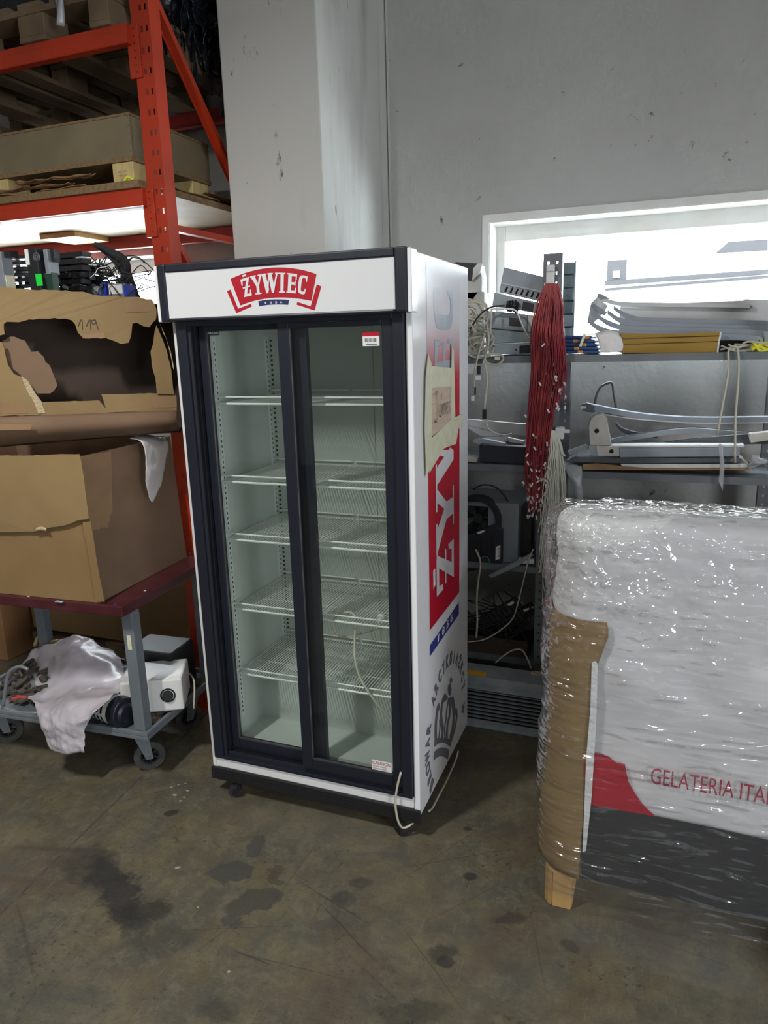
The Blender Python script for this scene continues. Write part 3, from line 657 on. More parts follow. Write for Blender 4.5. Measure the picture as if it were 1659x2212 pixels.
# ---- print on the right side ----
PX = XR+.0008
def sd(y, z, l=0): return V((PX+l, YF+y, z))
ob('print_band', M().add([sd(.137, .746), sd(.532, .751), sd(.540, 1.60), sd(.140, 1.60)], [(0, 1, 2, 3)]), 'print_red', F)
ob('print_band', M().add([sd(.140, 1.60), sd(.540, 1.60), sd(.541, 1.975), sd(.144, 1.985)], [(0, 1, 2, 3)]), 'red_white_gradient', F)
def side(u, v): return sd(.449-.228*v, u, .0006)
tw = M()
for ch, a, b in (('Z', .838, 1.0), ('Y', .985, 1.255), ('W', 1.235, 1.52)): glyph(tw, ch, a, b, side, (1, 0, 0))
ob('side_lettering', tw, 'side_white', F)
tw = M()
for ch, a, b in (('I', 1.50, 1.585), ('E', 1.60, 1.745), ('C', 1.762, 1.91)): glyph(tw, ch, a, b, side, (1, 0, 0))
ob('side_lettering', tw, 'letter_grey', F)
ob('print_year_band', M().add([sd(.132, .649), sd(.526, .658), sd(.527, .711), sd(.134, .689)], [(0, 1, 2, 3)]), 'print_blue', F)
for i, ch in enumerate('1856'): ob('print_digit', text3(M(), ch, sd(.225+i*.057, .662+i*.003, .0006), (0, .017 if ch == '1' else .032, 0), (0, .006, .028), .02), 'side_white', F)
cyy, czz, rr = .345, .274, .228
word = 'BROWAR ARCYKSI\u0104\u017b\u0118CY W \u017bYWCU'; a0, a1 = math.radians(214), math.radians(-50); N = 24
for i, ch in enumerate(word[:N]):
    if ch == ' ': continue
    th = a0+(a1-a0)*i/(N-1); ct_, s_ = math.cos(th), math.sin(th)
    vs, fs, asp = text_mesh(ch, .07); hh = .054 if ch not in '\u0104\u0118\u017b' else .066
    wdt = .038 if ch not in 'WMO' else .050
    if ch == 'I': wdt = .011
    T_ = V((0, s_, -ct_)); Rr = V((0, ct_, s_)); base = sd(cyy+rr*ct_, czz+rr*s_, 0)-T_*wdt/2-(Rr*.010 if ch in '\u0104\u0118' else V((0, 0, 0)))
    P = [base+T_*(wdt*a)+Rr*(hh*b) for a, b in vs]
    if min(p.z for p in P) < .088: continue
    ob('print_letter', M().add(P, fs), 'print_grey', F)
cr = M(); cc = lambda l: [at(880+a/4.608, 1380+b/4.608, X=PX) for a, b in l]
def strip(m, A, B):
    for i in range(len(A)-1): m.add(cc([A[i], A[i+1], B[i+1], B[i]]), [(0, 1, 2, 3)])
strip(cr, [(265, 1128), (300, 1095), (340, 1080), (380, 1085), (418, 1106)], [(260, 1213), (295, 1180), (330, 1166), (370, 1175), (404, 1201)])
strip(cr, [(272, 1000), (310, 985), (350, 985), (400, 990), (441, 1010)], [(268, 1078), (305, 1045), (345, 1030), (390, 1045), (432, 1076)])
NX = (1, 0, 0)
for l, wd in (([(283, 1010), (283, 860), (292, 760), (300, 700), (318, 672)], .030), ([(310, 1000), (325, 880), (322, 800)], .014), ([(340, 1000), (352, 900), (335, 780), (345, 660), (360, 600), (385, 580)], .030),
              ([(375, 1000), (372, 880), (385, 800), (392, 700), (412, 590)], .016), ([(392, 1000), (398, 860), (420, 760), (425, 680), (415, 600)], .026), ([(425, 1005), (450, 900), (462, 780), (460, 680), (445, 600)], .036),
              ([(436, 1010), (468, 900), (488, 800), (490, 740), (480, 705)], .024), ([(434, 380), (432, 445)], .014), ([(422, 415), (446, 412)], .012)):
    ribbon(cr, catmull(cc(l), 4), wd, NX, len(cr.v)*.000004)
k = len(cr.v); cr.v += cc([(421+18*math.cos(t*.5236), 505+62*math.sin(t*.5236)) for t in range(12)]); cr.f.append(list(range(k, k+12)))
for (x, y, a, b) in ((385, 585, 18, 26), (440, 600, 18, 24), (316, 680, 12, 20), (482, 712, 12, 18)):
    k = len(cr.v); cr.v += cc([(x+a*math.cos(t*.7854), y+b*math.sin(t*.7854)) for t in range(8)]); cr.f.append(list(range(k, k+8)))
ob('crown_print', cr, 'print_grey', F)
# note taped on the side
N_ = thing('taped_note', (XR+.003, YF+.28, 1.43), 'cardboard note lettered by hand, taped to the right side of the fridge', 'note')
f_ = lambda y, z, l=0: V((XR+.004+l, YF+y, z))
nb = ob('cardboard_piece', M().prism([f_(.145, 1.425), f_(.40, 1.452), f_(.405, 1.60), f_(.15, 1.60)], (.004, 0, 0)), 'note_card', N_)
def jag(P, k=.004): return [V((p.x, p.y+rnd.uniform(-k, k), p.z+rnd.uniform(-k, k))) for p in P]
for l in ([(.12, 1.605), (.16, 1.66), (.40, 1.64), (.44, 1.60), (.42, 1.575), (.15, 1.585)], [(.09, 1.30), (.155, 1.335), (.165, 1.66), (.13, 1.70), (.10, 1.62), (.085, 1.46)],
          [(.12, 1.37), (.38, 1.405), (.56, 1.42), (.55, 1.46), (.40, 1.46), (.14, 1.42)], [(.39, 1.38), (.43, 1.37), (.45, 1.46), (.43, 1.70), (.405, 1.72), (.395, 1.6)], [(.13, 1.31), (.30, 1.37), (.46, 1.36), (.50, 1.42), (.38, 1.425), (.14, 1.39)]):
    ob('masking_tape', M().prism(jag([f_(a, b, .0042+.0006*rnd.random()) for a, b in l]), (.0006, 0, 0)), 'masking_tape', N_)
ink = M(); g_ = lambda l: [f_(.17+a*.21, 1.475+b*.10, .0092) for a, b in l]
for l in ([(.12, .85), (.2, .95), (.2, .1), (.1, -.05), (.04, .05)], [(.36, .5), (.3, .2), (.38, .1), (.45, .3), (.46, .5), (.48, .1)], [(.42, .65), (.46, .85)], [(.55, .1), (.56, .5), (.57, .4), (.64, .5), (.66, .1)],
          [(.70, .3), (.78, .35), (.76, .5), (.70, .35), (.74, .1), (.80, .15)], [(.92, .5), (.85, .42), (.92, .25), (.85, .08)], [(.99, .95), (.985, .4)], [(.985, .2), (.98, .15)]):
    ribbon(ink, catmull(g_(l), 4), .0035, NX)
ob('handwriting', ink, 'ink', N_)
# power cord: plug on the fourth shelf, out of the door gap, down to the caster
cd = M(); YI = YF+.16
cw = [(835, 1352, YI), (790, 1365, YI), (750, 1376, YI), (728, 1370, YI), (719, 1345, YI-.01), (735, 1326, YI-.01), (765, 1328, YI-.02), (766, 1380, YI-.035), (766, 1420, YF+.075), (778, 1465, YF+.075), (810, 1515, YF+.075), (840, 1550, YF+.075), (853, 1580, YF+.07)]
cd.tube([at(a, b, Y=y) for a, b, y in cw], .0042, 7, 5)
cd.tube([at(a, b, Y=y) for a, b, y in ((866, 1668, YF-.017), (858, 1700, YF-.022), (854, 1735, YF-.026), (859, 1770, YF-.028), (868, 1787, YF-.02), (880, 1786, YF-.01), (893, 1777, YF+.01), (905, 1768, YF+.05))], .0042, 7, 5)
CD = ob('power_cord', cd, 'cable_beige', None, 'white power cord looped on a fridge shelf and hanging out at the bottom right', 'cord', smooth=True)
p = at(822, 1338, Y=YI); ob('plug', M().cyl((p.x, p.y, p.z), (p.x, p.y+.012, p.z+.006), .016, 14).cyl((p.x, p.y-.022, p.z-.004), (p.x, p.y, p.z), .009, 10).cyl((p.x-.006, p.y+.01, p.z), (p.x-.006, p.y+.03, p.z), .002, 6).cyl((p.x+.006, p.y+.01, p.z), (p.x+.006, p.y+.03, p.z), .002, 6), 'enamel_white', CD, smooth=.6)
ob('trailing_cable', M().tube([at(a, b, X=-.704) for a, b in ((990, 1622), (985, 1640), (975, 1664), (962, 1692), (948, 1718), (934, 1745), (926, 1752))], .004, 6, 5), 'cable_beige', None, 'pale cable hanging along the lower right edge of the fridge', 'cable', smooth=True)

# ================= RED PALLET RACK =================
RX0, RX1 = -2.055, -1.967
RK = thing('pallet_rack', (-3.2, 3.15, 0), 'red-orange pallet rack with slotted posts left of the column', 'rack')
def plate(m, x0, x1, y, z0, z1, cols, dz, hz, off=0):
    """front face of a post: a sheet with real holes"""
    xs = [x0]+[v for c in cols for v in c]+[x1]; z = z0+off; zs = [z0]; hol = []
    while z+hz < z1: zs += [z, z+hz]; z += dz
    zs.append(z1)
    if zs[1] == zs[0]: zs.pop(0)
    hol_start = 1 if off else 0
    for i in range(len(xs)-1):
        for j in range(len(zs)-1):
            if i % 2 == 1 and (j % 2 == (1 if off else 0)): continue
            m.box(xs[i], xs[i+1], y, y+.002, zs[j], zs[j+1])
    return m
def upright(x0, x1, y0, y1, zt, par, mt, face=1):
    m = M(); w_ = x1-x0
    plate(m, x0, x1, y0 if face > 0 else y1-.002, 0, zt, [(x0+w_*.46, x0+w_*.60), (x0+w_*.76, x0+w_*.86)], .075, .022, .03)
    m.box(x0, x0+.002, y0+.002, y1, 0, zt).box(x1-.002, x1, y0+.002, y1, 0, zt)
    m.box(x0-.02, x1+.02, y0-.02, y1+.02, 0, .006)
    return ob('upright', m, mt, par)
for dx in (0, -2.75):
    upright(RX0+dx, RX1+dx, 2.65, 2.72, 4.2, RK, 'rack_orange'); upright(RX0+dx, RX1+dx, 3.62, 3.69, 4.2, RK, 'rack_orange', -1)
    xm = -2.0+dx
    for (ya, za, yb, zb_) in ((2.71, 3.11, 3.64, 2.06), (2.71, 2.19, 3.64, 1.16), (3.64, 1.16, 2.71, .16), (2.71, 4.14, 3.64, 3.12)): ob('diagonal_brace', M().bar((xm, ya, za), (xm, yb, zb_), .026, .045, (1, 0, 0)).bar((xm-.012, ya, za), (xm-.012, yb, zb_), .045, .003, (1, 0, 0)), 'rack_orange', RK)
    for z in (.14, 1.14, 2.235): ob('cross_brace', bx(xm-.022, xm+.012, 2.71, 3.64, z-.013, z+.013), 'rack_orange', RK)
BX0 = -4.72
for z0, z1 in ((2.314, 2.382), (2.914, 2.985)):
    for y in (2.615, 3.655):
        ob('beam', bx(BX0, RX0-.001, y, y+.04, z0, z1).box(BX0, RX0-.001, y-.002, y, z0+.002, z1-.026), 'rack_orange' if y < 3 else 'rack_red', RK, bevel=.003)
        if y < 3:
            c = ob('beam_connector', bx(RX0-.022, RX0+.034, y+.026, y+.034, z1-.19, z1+.002).box(RX0-.022, RX0-.016, y+.034, y+.08, z1-.19, z1+.002), 'rack_orange', RK, bevel=.001)
            hm = M()
            for k in range(7): hm.cyl((RX0+.012, y+.0262, z1-.17+k*.026), (RX0+.012, y+.0255, z1-.17+k*.026), .003, 6)
            ob('rivet_holes', hm, 'dark_slot', c, kind='stuff')
            hm = M().box(RX0-.020, RX0-.004, y+.0255, y+.026, z1-.12, z1-.118)
BD = thing('chipboard_deck', (-3.4, 3.15, 2.383), 'pale chipboard deck lying across the lower rack beams', 'shelf board')
ob('board', bx(-4.68, -2.060, 2.604, 3.72, 2.3835, 2.411), 'osb_pale', BD); ob('board_edge', bx(-4.68, -2.060, 2.600, 2.6035, 2.383, 2.4115).box(-2.0598, -2.0565, 2.600, 3.72, 2.383, 2.4115), 'osb', BD)
for (pa, pb) in (((36, 484), (314, 452)), ((-150, 505), (6, 487))):
    a, b = at(*pa, Y=2.69), at(*pb, Y=2.69)
    t = thing('tube_lamp', ((a.x+b.x)/2, 2.69, a.z), 'glowing white lamp tube under the front rack beam'+(', nearest the post' if pa[0] > 0 else ', cut by the left edge'), 'lamp')
    ob('tube', M().cyl((a.x, 2.69, 2.303), (b.x, 2.69, 2.303), .009, 12), 'lamp_tube', t)
a = at(115, 520, Y=3.45); b = at(190, 512, Y=3.45)
ob('wood_offcut', bx(a.x, b.x, 3.35, 3.62, 2.355, 2.3830), 'wood_new', None, 'small wood offcut wedged under the chipboard deck', 'wood piece', bevel=.002)
# crate on blocks
CR = thing('plywood_crate', (-2.9, 3.0, 2.412), 'long low plywood crate on the chipboard deck', 'crate')
a = at(278, 248, Y=2.67); b = at(283, 335, Y=2.67); zc0, zc1 = 2.522, a.z
ob('crate_wall', bx(-3.7, a.x, 2.67, 2.684, zc0, zc1), 'ply', CR, label='front wall'); ob('crate_wall', bx(a.x-.014, a.x, 2.6845, 3.235, zc0, zc1), 'ply', CR)
ob('crate_wall', bx(-3.7, a.x-.0145, 3.221, 3.235, zc0, zc1), 'ply', CR); ob('crate_wall', bx(-3.7, -3.686, 2.6845, 3.22, zc0, zc1), 'ply', CR)
ob('crate_base', bx(-3.7, a.x, 2.665, 3.24, zc0-.018, zc0-.0005), 'osb', CR)
ob('crate_lid', bx(-3.7, a.x+.003, 2.667, 3.238, zc1+.0005, zc1+.010), 'osb', CR)
sc = M()
for k in range(5): sc.cyl((a.x-.008, 2.6696, zc0+.02+k*.032), (a.x-.008, 2.669, zc0+.02+k*.032), .002, 6)
ob('nail_heads', sc, 'dark_slot', CR, kind='stuff')
for i, x in enumerate((a.x-.115, -2.95, -3.65)):
    for y in (2.672, 3.09):
        k = ob('foot_block', bx(x, x+.11, y, y+.13, 2.4125, 2.503), 'wood_block', CR, bevel=.003)
        if i == 0 and y < 3:
            for r_, tt in enumerate(('KD-CT', '10547 HT')): ob('stamp', text3(M(), tt, (x+.03, y-.0006, 2.462-r_*.014), (.045, 0, 0), (0, 0, .008)), 'cardboard_brown', k)
def sheet_card(name, x0, x1, y0, y1, z, amp, sd_, mt='cardboard_brown', **k):
    o = V((sd_*3.1, sd_*1.7, 0))
    m = M().grid(lambda u, v: (x0+(x1-x0)*u+.02*noise.noise(V((v*4, sd_, 1))), y0+(y1-y0)*v+.03*noise.noise(V((u*5, sd_, 0))), z+amp*(1+noise.noise(V((u*5, v*3, 0))+o))), 24, 12, .003)
    return ob(name, m, mt, None, smooth=True, **k)
for i, (x0, x1, z, a_) in enumerate(((-3.0, -2.35, 2.416, .008), (-2.95, -2.45, 2.432, .012), (-2.75, -2.33, 2.455, .014))):
    sheet_card('cardboard_sheet', x0, x1, 2.625+i*.003, 2.667+i*.0, z, a_, i+1, label='flattened brown cardboard sheet under the plywood crate, '+('lowest', 'middle', 'topmost')[i], cat='cardboard', group='flattened cardboard on the chipboard deck')
for i in range(2): sheet_card('cardboard_sheet', -2.19, -2.061, 2.85+i*.30, 3.20+i*.38, 2.414+.03*i, .010, i+8, label='buckled cardboard sheet at the right end of the deck, '+('near the post', 'near the column')[i], cat='cardboard', group='flattened cardboard on the chipboard deck')
p = at(284, 391, Y=2.64); ob('yellow_clip', M().tube([(p.x-.03, 2.63, 2.418), (p.x-.01, 2.63, 2.432), (p.x+.02, 2.63, 2.420)], .006, 6, 4), 'yellow_plastic', None, 'small yellow clip in front of the crate block', 'clip', smooth=True)
p = at(366, 403, Y=2.85); ob('yellow_clip', M().tube([(-2.085, 2.77, 2.420), (-2.07, 2.79, 2.438), (-2.08, 2.82, 2.420)], .008, 6, 4), 'yellow_plastic', None, 'small yellow clip behind the rack post', 'clip', smooth=True)
# pallets above
def pallet(x0, x1, y0, y1, z, label, mt='wood', group='pallets on the upper beams'):
    r = thing('wooden_pallet', ((x0+x1)/2, (y0+y1)/2, z), label, 'pallet', group); L_ = x1-x0
    xs = [(x0, x0+.10), ((x0+x1)/2-.07, (x0+x1)/2+.07), (x1-.10, x1)]
    for a_, b_ in xs: ob('bottom_board', bx(a_, b_, y0, y1, z, z+.021), mt, r, bevel=.002)
    for a_, b_ in xs:
        for yy in (y0, (y0+y1)/2-.07, y1-.14): ob('block', bx(a_+.001, b_-.001, yy+.001, yy+.139, z+.0212, z+.0988), mt, r, bevel=.003)
    for yy in (y0, (y0+y1)/2-.07, y1-.14): ob('stringer_board', bx(x0, x1, yy, yy+.14, z+.099, z+.120), mt, r)
    for k in range(5):
        xx = x0+(L_-.12)*k/4; ob('deck_board', bx(xx, xx+.12, y0, y1, z+.1202, z+.141), mt, r)
    return r
pallet(-2.92, -2.12, 2.60, 3.75, 2.986, 'weathered wooden pallet on the upper beams beside the post')
pallet(-3.76, -2.97, 2.59, 3.75, 2.986, 'weathered wooden pallet on the upper beams, farther left')
def rag(m, cen, dx, dy, dz, n, seed, th=.002):
    r_ = random.Random(seed)
    for k in range(n):
        p = V(cen)+V((r_.uniform(-dx, dx), r_.uniform(-dy, dy), r_.uniform(-dz*.3, dz*.3))); l = r_.uniform(.3, 1)*dz; q = V((r_.uniform(-.04, .04), r_.uniform(-.05, .05), 0)); w_ = r_.uniform(.01, .035); a_ = r_.uniform(0, 3)
        d = V((math.cos(a_), math.sin(a_), 0))*w_
        m.grid(lambda u, v: p+q*v+d*(u-.5)*(1-.6*v)-V((0, 0, l*v))+V((noise.noise(p*5+V((u, v*3, 0))), noise.noise(p*7+V((v*3, u, 0))), 0))*.03, 2, 6, th)
    return m
dk = thing('black_sheeting', (-2.15, 3.2, 3.13), 'torn black sheeting bundled on the pallet beside the post', 'plastic sheet')
ob('bundle', M().grid(lambda u, v: V((-2.22+.15*math.cos(6.283*u)*math.sin(3.14*v)**.6, 3.2+.42*math.sin(6.283*u)*math.sin(3.14*v)**.6, 3.128+.15*(1-math.cos(3.14*v))))*1+V((1, 1, 0))*.05*noise.noise(V((u*9, v*7, 3))), 30, 14), 'black_sheet', dk, smooth=True)
ob('torn_strips', rag(M(), (-2.08, 3.1, 3.2), .03, .35, .30, 60, 5), 'black_sheet', dk, kind='stuff')
ld = thing('wrapped_load', (-3.0, 3.1, 3.128), 'dark wrapped load on the upper pallets', 'load')
ob('load_body', bx(-3.7, -2.45, 2.66, 3.6, 3.129, 3.7), 'black_sheet', ld, bevel=.03)
ob('hanging_strap', M().grid(lambda u, v: (-2.10+.012*math.sin(v*5)-.02*v, 3.60+.02*u+.02*math.sin(v*4), 2.97-.42*v+.02*u), 2, 12, .002), 'black_sheet', None, 'black strap hanging behind the rack near the column', 'strap', smooth=True)
p = at(145, 20, Y=2.62); ob('film_scrap', M().grid(lambda u, v: V((p.x-.03+.06*u*(1-.5*v), 2.585+.01*math.sin(u*5+v*3), p.z+.06-.13*v)), 6, 8, .001), 'plastic_bag', None, 'white film scrap hanging from the upper pallet', 'plastic scrap', smooth=True)

# ================= CART =================
C0, C2_ = at(263, 1311, Z=.80), at(0, 1285, Z=.80)
ex = (C2_-C0); ex.z = 0; ex.normalize(); ey = V((ex.y, -ex.x, 0)); 
if ey.y < 0: ey = -ey
def ct_(a, b, z): return V((C0.x, C0.y, 0))+ex*a+ey*b+V((0, 0, z))
def cbx(a0, a1, b0, b1, z0, z1, m=None): 
    k = M().box(a0, a1, b0, b1, z0, z1).xf(lambda p: ct_(p.x, p.y, p.z))
    return (m.add(k.v, k.f) if m else k)
CT = thing('platform_cart', ct_(.48, .32, 0), 'two-tier cart with burgundy top and grey steel legs and deck', 'cart')
ob('table_top', cbx(0, 1.0, 0, .64, .757, .80), 'burgundy', CT, bevel=.005)
for a_, b_ in ((.005, .055), (.005, .55), (.92, .055), (.92, .55)): ob('leg', cbx(a_, a_+.05, b_, b_+.05, .2505, .7565), 'cart_grey', CT, bevel=.004)
ob('leg_label', cbx(.020, .038, .0542, .0549, .60, .66), 'masking_tape', CT)
dd = cbx(-.010, .985, .045, .62, .215, .232); cbx(-.010, .985, .045, .060, .232, .250, dd); cbx(-.010, .985, .605, .62, .232, .250, dd); cbx(-.010, .005, .060, .605, .232, .250, dd); cbx(.97, .985, .060, .605, .232, .250, dd)
cbx(.005, .06, .055, .11, .232, .2503, dd); cbx(.005, .06, .55, .605, .232, .2503, dd); cbx(.915, .97, .055, .11, .232, .2503, dd); cbx(.915, .97, .55, .605, .232, .2503, dd)
ob('lower_deck', dd, 'cart_grey', CT, bevel=.003)
for (a_, b_, rz) in ((.115, .155, 3.87), (.88, .17, 3.87), (.085, .52, 1), (.9, .52, 2)):
    p = ct_(a_, b_, 0); c, o, n = caster(CT, p.x, p.y, .064, .034, .2145, rz, ms='cart_grey')
    w_ = ob('wheel', M().ring(o, n, .040, .064, .034, 32), 'rubber', c, smooth=.7)
    hb = M().cyl(o-n*.02, o+n*.02, .014, 12).ring(o, n, .034, .041, .028, 24)
    for k in range(6):
        q = V((0, 0, 1))*math.cos(k*1.047)+n.cross(V((0, 0, 1)))*math.sin(k*1.047); hb.bar(o+q*.012, o+q*.036, .006, .018, n)
    ob('hub', hb, 'rubber_black', c)
for (px, py, w_, d_, mt) in ((125, 1301, .035, .012, 'blue_tape'), (60, 1289, .010, .008, 'paper'), (248, 1306, .008, .006, 'blue_label'), (312, 1277, .008, .008, 'paper')):
    p = at(px, py, Z=.80); ob('tape_scrap', bx(p.x-w_/2, p.x+w_/2, p.y, p.y+d_, .8002, .8008), mt, CT)

# lower cardboard box on the cart
L0 = at(215, 1303, Z=.80); 
def lb(a, b, z): return V((L0.x, L0.y, 0))+ex*a+ey*b+V((0, 0, z))
def lbx(a0, a1, b0, b1, z0, z1, m=None, lean=0):
    k = M().box(a0, a1, b0, b1, z0, z1).xf(lambda p: lb(p.x+lean*(p.z-.8), p.y+lean*.3*(p.z-.8), p.z)); return m.add(k.v, k.f) if m else k
LB = thing('large_cardboard_box', lb(.42, .3, .8), 'large brown cardboard box on the cart top, flap folded down', 'box')
HL = .03/.55
LZ = 1.355
ob('front_wall', lbx(0, .86, 0, .005, .8012, LZ, lean=.06), 'cardboard', LB); ob('right_wall', lbx(0, .005, .0052, .60, .8012, LZ, lean=.06), 'cardboard_shaded', LB)
ob('back_wall', lbx(.0052, .86, .595, .60, .8012, LZ, lean=.06), 'cardboard_shaded', LB); ob('left_wall', lbx(.855, .86, .0052, .5948, .8012, LZ, lean=.06), 'cardboard_shaded', LB); ob('bottom', lbx(.006, .854, .006, .594, .8012, .806), 'cardboard_shaded', LB)
def onp(px, py, A, B, off=0):
    """point seen at a pixel on the vertical plane through A and B, moved off towards the viewer"""
    A = V(A); B = V(B); n = V((B.y-A.y, -(B.x-A.x), 0)).normalized(); d = FW+RT*((px-829.5)/FPX)-UP*((py-1106)/FPX)
    if n.dot(d) > 0: n = -n
    c = V((0, 0, CH)); t = (A+n*off-c).dot(n)/d.dot(n); return c+d*t, n
def trace(l, A, B, off, th, m=None, jg=0):
    m = m or M(); P = []
    for k, q in enumerate(l):
        p, n = onp(*q, A, B, off); P.append(p)
    if jg:
        Q = []
        for a, b in zip(P, P[1:]+P[:1]):
            s = max(1, int((b-a).length/.018)); Q += [a.lerp(b, i/s)+V((rnd.uniform(-1, 1), rnd.uniform(-1, 1)*.3, rnd.uniform(-1, 1)))*(jg if i else 0) for i in range(s)]
        P = Q
    return m.prism(P, -n*th)
fa, fb = lb(0, 0, 1.2)+ex*.024, lb(.8, 0, 1.2)
pl = [(-30, 985), (60, 984), (170, 981), (176, 1000), (183, 1050), (192, 1119), (165, 1125), (140, 1135), (95, 1142), (80, 1149), (-30, 1149)]
ob('folded_flap', trace(pl, fa, fb, .012, .005, jg=.0016), 'cardboard_light', LB)
ob('torn_ply_curl', M().grid(lambda u, v: onp(76+24*u, 1150-10*v-3*math.sin(u*3), fa, fb, .014+.012*math.sin(v*3))[0], 4, 4, .001), 'cardboard_edge', LB, smooth=True)
ra, rb = lb(0, 0, 1), lb(0, .5, 1)
cs = M()
for l in ([(176, 985), (240, 975), (243, 1100), (220, 1180), (236, 1298), (218, 1302), (204, 1180), (192, 1120)],): trace(l, ra-ex*.0+V((-.02, 0, 0)), rb+V((-.02, 0, 0)), .004, .002, cs, .001)
ob('corner_tape', cs, 'tape_brown', LB)
ob('corner_tape', trace([(178, 1128), (196, 1126), (212, 1230), (226, 1300), (206, 1300), (196, 1230)], fa, fb, .008, .002, jg=.001), 'cardboard', LB)
# film scrap hanging over the right wall
def crumple(name, rows, mt, par, label, cat, seed, amp=.006, nu=18, nv=24, th=.0012):
    R = [catmull(r, nu//(len(r)-1)) for r in rows]; n = min(len(r) for r in R); Cc = [catmull([r[i] for r in R], max(2, nv//(len(R)-1))) for i in range(n)]; k = min(len(c) for c in Cc)
    def fn(u, v):
        p = Cc[round(u*(n-1))][round(v*(k-1))]
        q = p*14+V((seed, 0, 0)); return p+V((noise.noise(q), noise.noise(q+V((9, 0, 0))), noise.noise(q+V((0, 7, 0)))))*amp+V((noise.noise(q*3), noise.noise(q*3+V((5, 5, 0))), 0))*amp*.5
    return ob(name, M().grid(fn, n-1, k-1, th), mt, par, label, cat, smooth=True)
o1, o2 = ra+V((.03, 0, 0)), rb+V((.03, 0, 0))
S_ = lambda l, f=0: [onp(a, b, o1, o2, f)[0] for a, b in l]
crumple('plastic_scrap', [[p+V((-.06, 0, .0)) for p in S_([(306, 948), (335, 940), (362, 945)])], S_([(306, 958), (335, 952), (362, 955)], -.005), S_([(313, 1000), (333, 1000), (358, 1000)], .01), S_([(315, 1040), (330, 1045), (350, 1040)], .015), S_([(322, 1075), (330, 1083), (342, 1060)], .01)],
        'tissue', None, 'white crumpled plastic hanging over the edge of the large box', 'plastic scrap', 3)
# upper torn box
A_, B_ = V((-2.50, 1.97, 0)), V((-1.78, 2.37, 0)); ud = (B_-A_).normalized(); vd = V((-ud.y, ud.x, 0))
UB = thing('torn_cardboard_box', (A_+B_)/2+vd*.14+V((0, 0, 1.40)), 'torn open cardboard box with ragged hole, numbered 119, above the large box', 'box')
def ub(u, d, z): return V((A_.x, A_.y, 0))+ud*u+vd*d+V((0, 0, z))
LU = (B_-A_).length
def ubx(u0, u1, d0, d1, z0, z1): return M().box(u0, u1, d0, d1, z0, z1).xf(lambda p: ub(p.x, p.y, p.z))
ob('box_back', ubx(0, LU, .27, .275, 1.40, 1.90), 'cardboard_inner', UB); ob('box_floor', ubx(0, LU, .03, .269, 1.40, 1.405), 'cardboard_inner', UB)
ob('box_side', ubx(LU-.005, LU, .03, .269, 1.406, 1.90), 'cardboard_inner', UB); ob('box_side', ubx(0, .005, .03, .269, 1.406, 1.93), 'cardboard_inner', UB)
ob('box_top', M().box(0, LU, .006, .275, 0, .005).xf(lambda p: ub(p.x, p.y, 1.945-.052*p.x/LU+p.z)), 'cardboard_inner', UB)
tf = [(-25, 616), (3, 618), (60, 624), (180, 630), (200, 636), (285, 641), (327, 646), (338, 668), (337, 690), (330, 697), (322, 707), (308, 704), (296, 697), (286, 699), (283, 725), (278, 740), (262, 743), (245, 736), (228, 730), (180, 731), (168, 718), (162, 700), (155, 692), (140, 688), (62, 690), (40, 696), (14, 695), (8, 700), (10, 722), (-25, 726)]
ob('torn_top_flap', trace(tf, A_, B_, .004, .005, jg=.0032), 'cardboard_light', UB)
ob('tape_strip', trace([(268, 652), (326, 651), (333, 673), (273, 675)], A_, B_, .0055, .001), 'tape_brown', UB)
ob('tape_strip', trace([(180, 731), (228, 730), (226, 718), (172, 722)], A_, B_, .0056, .001), 'tape_brown', UB)
ob('torn_front_panel', trace([(-25, 735), (5, 740), (18, 790), (30, 808), (48, 815), (62, 840), (80, 860), (92, 893), (80, 897), (-25, 900)], A_, B_, .006, .005, jg=.0032), 'cardboard_light', UB)
ob('ragged_edge', trace([(46, 812), (60, 822), (78, 852), (90, 868), (98, 892), (82, 893), (70, 862), (56, 838)], A_, B_, .0075, .002, jg=.004), 'cardboard_edge', UB)
ob('tape_strip', trace([(-25, 870), (52, 871), (62, 893), (-25, 893)], A_, B_, .0075, .001), 'tape_brown', UB)
ob('bent_inner_flap', trace([(4, 738), (22, 727), (30, 727), (54, 736), (68, 760), (82, 759), (95, 772), (98, 782), (108, 790), (116, 810), (124, 832), (116, 845), (108, 850), (80, 850), (50, 815), (25, 795), (12, 765)], A_, B_, -.03, .005, jg=.0015), 'cardboard_shaded', UB)
ob('bent_side_flap', trace([(338, 702), (352, 735), (362, 765), (370, 800), (376, 851), (339, 851), (336, 820), (328, 790), (325, 760), (331, 742), (334, 715)], A_, B_, .012, .005, jg=.001), 'cardboard_light', UB)
ob('corrugated_edge', trace([(345, 699), (362, 740), (372, 790), (376, 800), (370, 765), (356, 722)], A_, B_, .016, .003, jg=.002), 'cardboard_edge', UB)
ob('front_rim', trace([(92, 869), (150, 867), (214, 865), (229, 883), (219, 852), (300, 850), (378, 849), (382, 889), (260, 890), (160, 896), (90, 903), (84, 892)], A_, B_, .004, .005, jg=.0012), 'cardboard_light', UB)
ob('tape_strip', trace([(328, 857), (381, 855), (382, 880), (330, 881)], A_, B_, .0055, .001), 'tape_brown', UB)
def bulge(u, v):
    top = onp(-30+412*u, 903-15*u, A_, B_, .006)[0]; bot = onp(-30+420*u, 966-36*u, A_, B_, -.05)[0]
    p = top.lerp(bot, v); return p-vd*.045*math.sin(v*3.14)
ob('bulging_flap', M().grid(bulge, 20, 10, .005), 'cardboard_shaded', UB, smooth=True)
ob('tape_strip', trace([(-25, 915), (70, 917), (66, 928), (-25, 930)], A_, B_, .055, .001), 'tape_brown', UB)
hw = M()
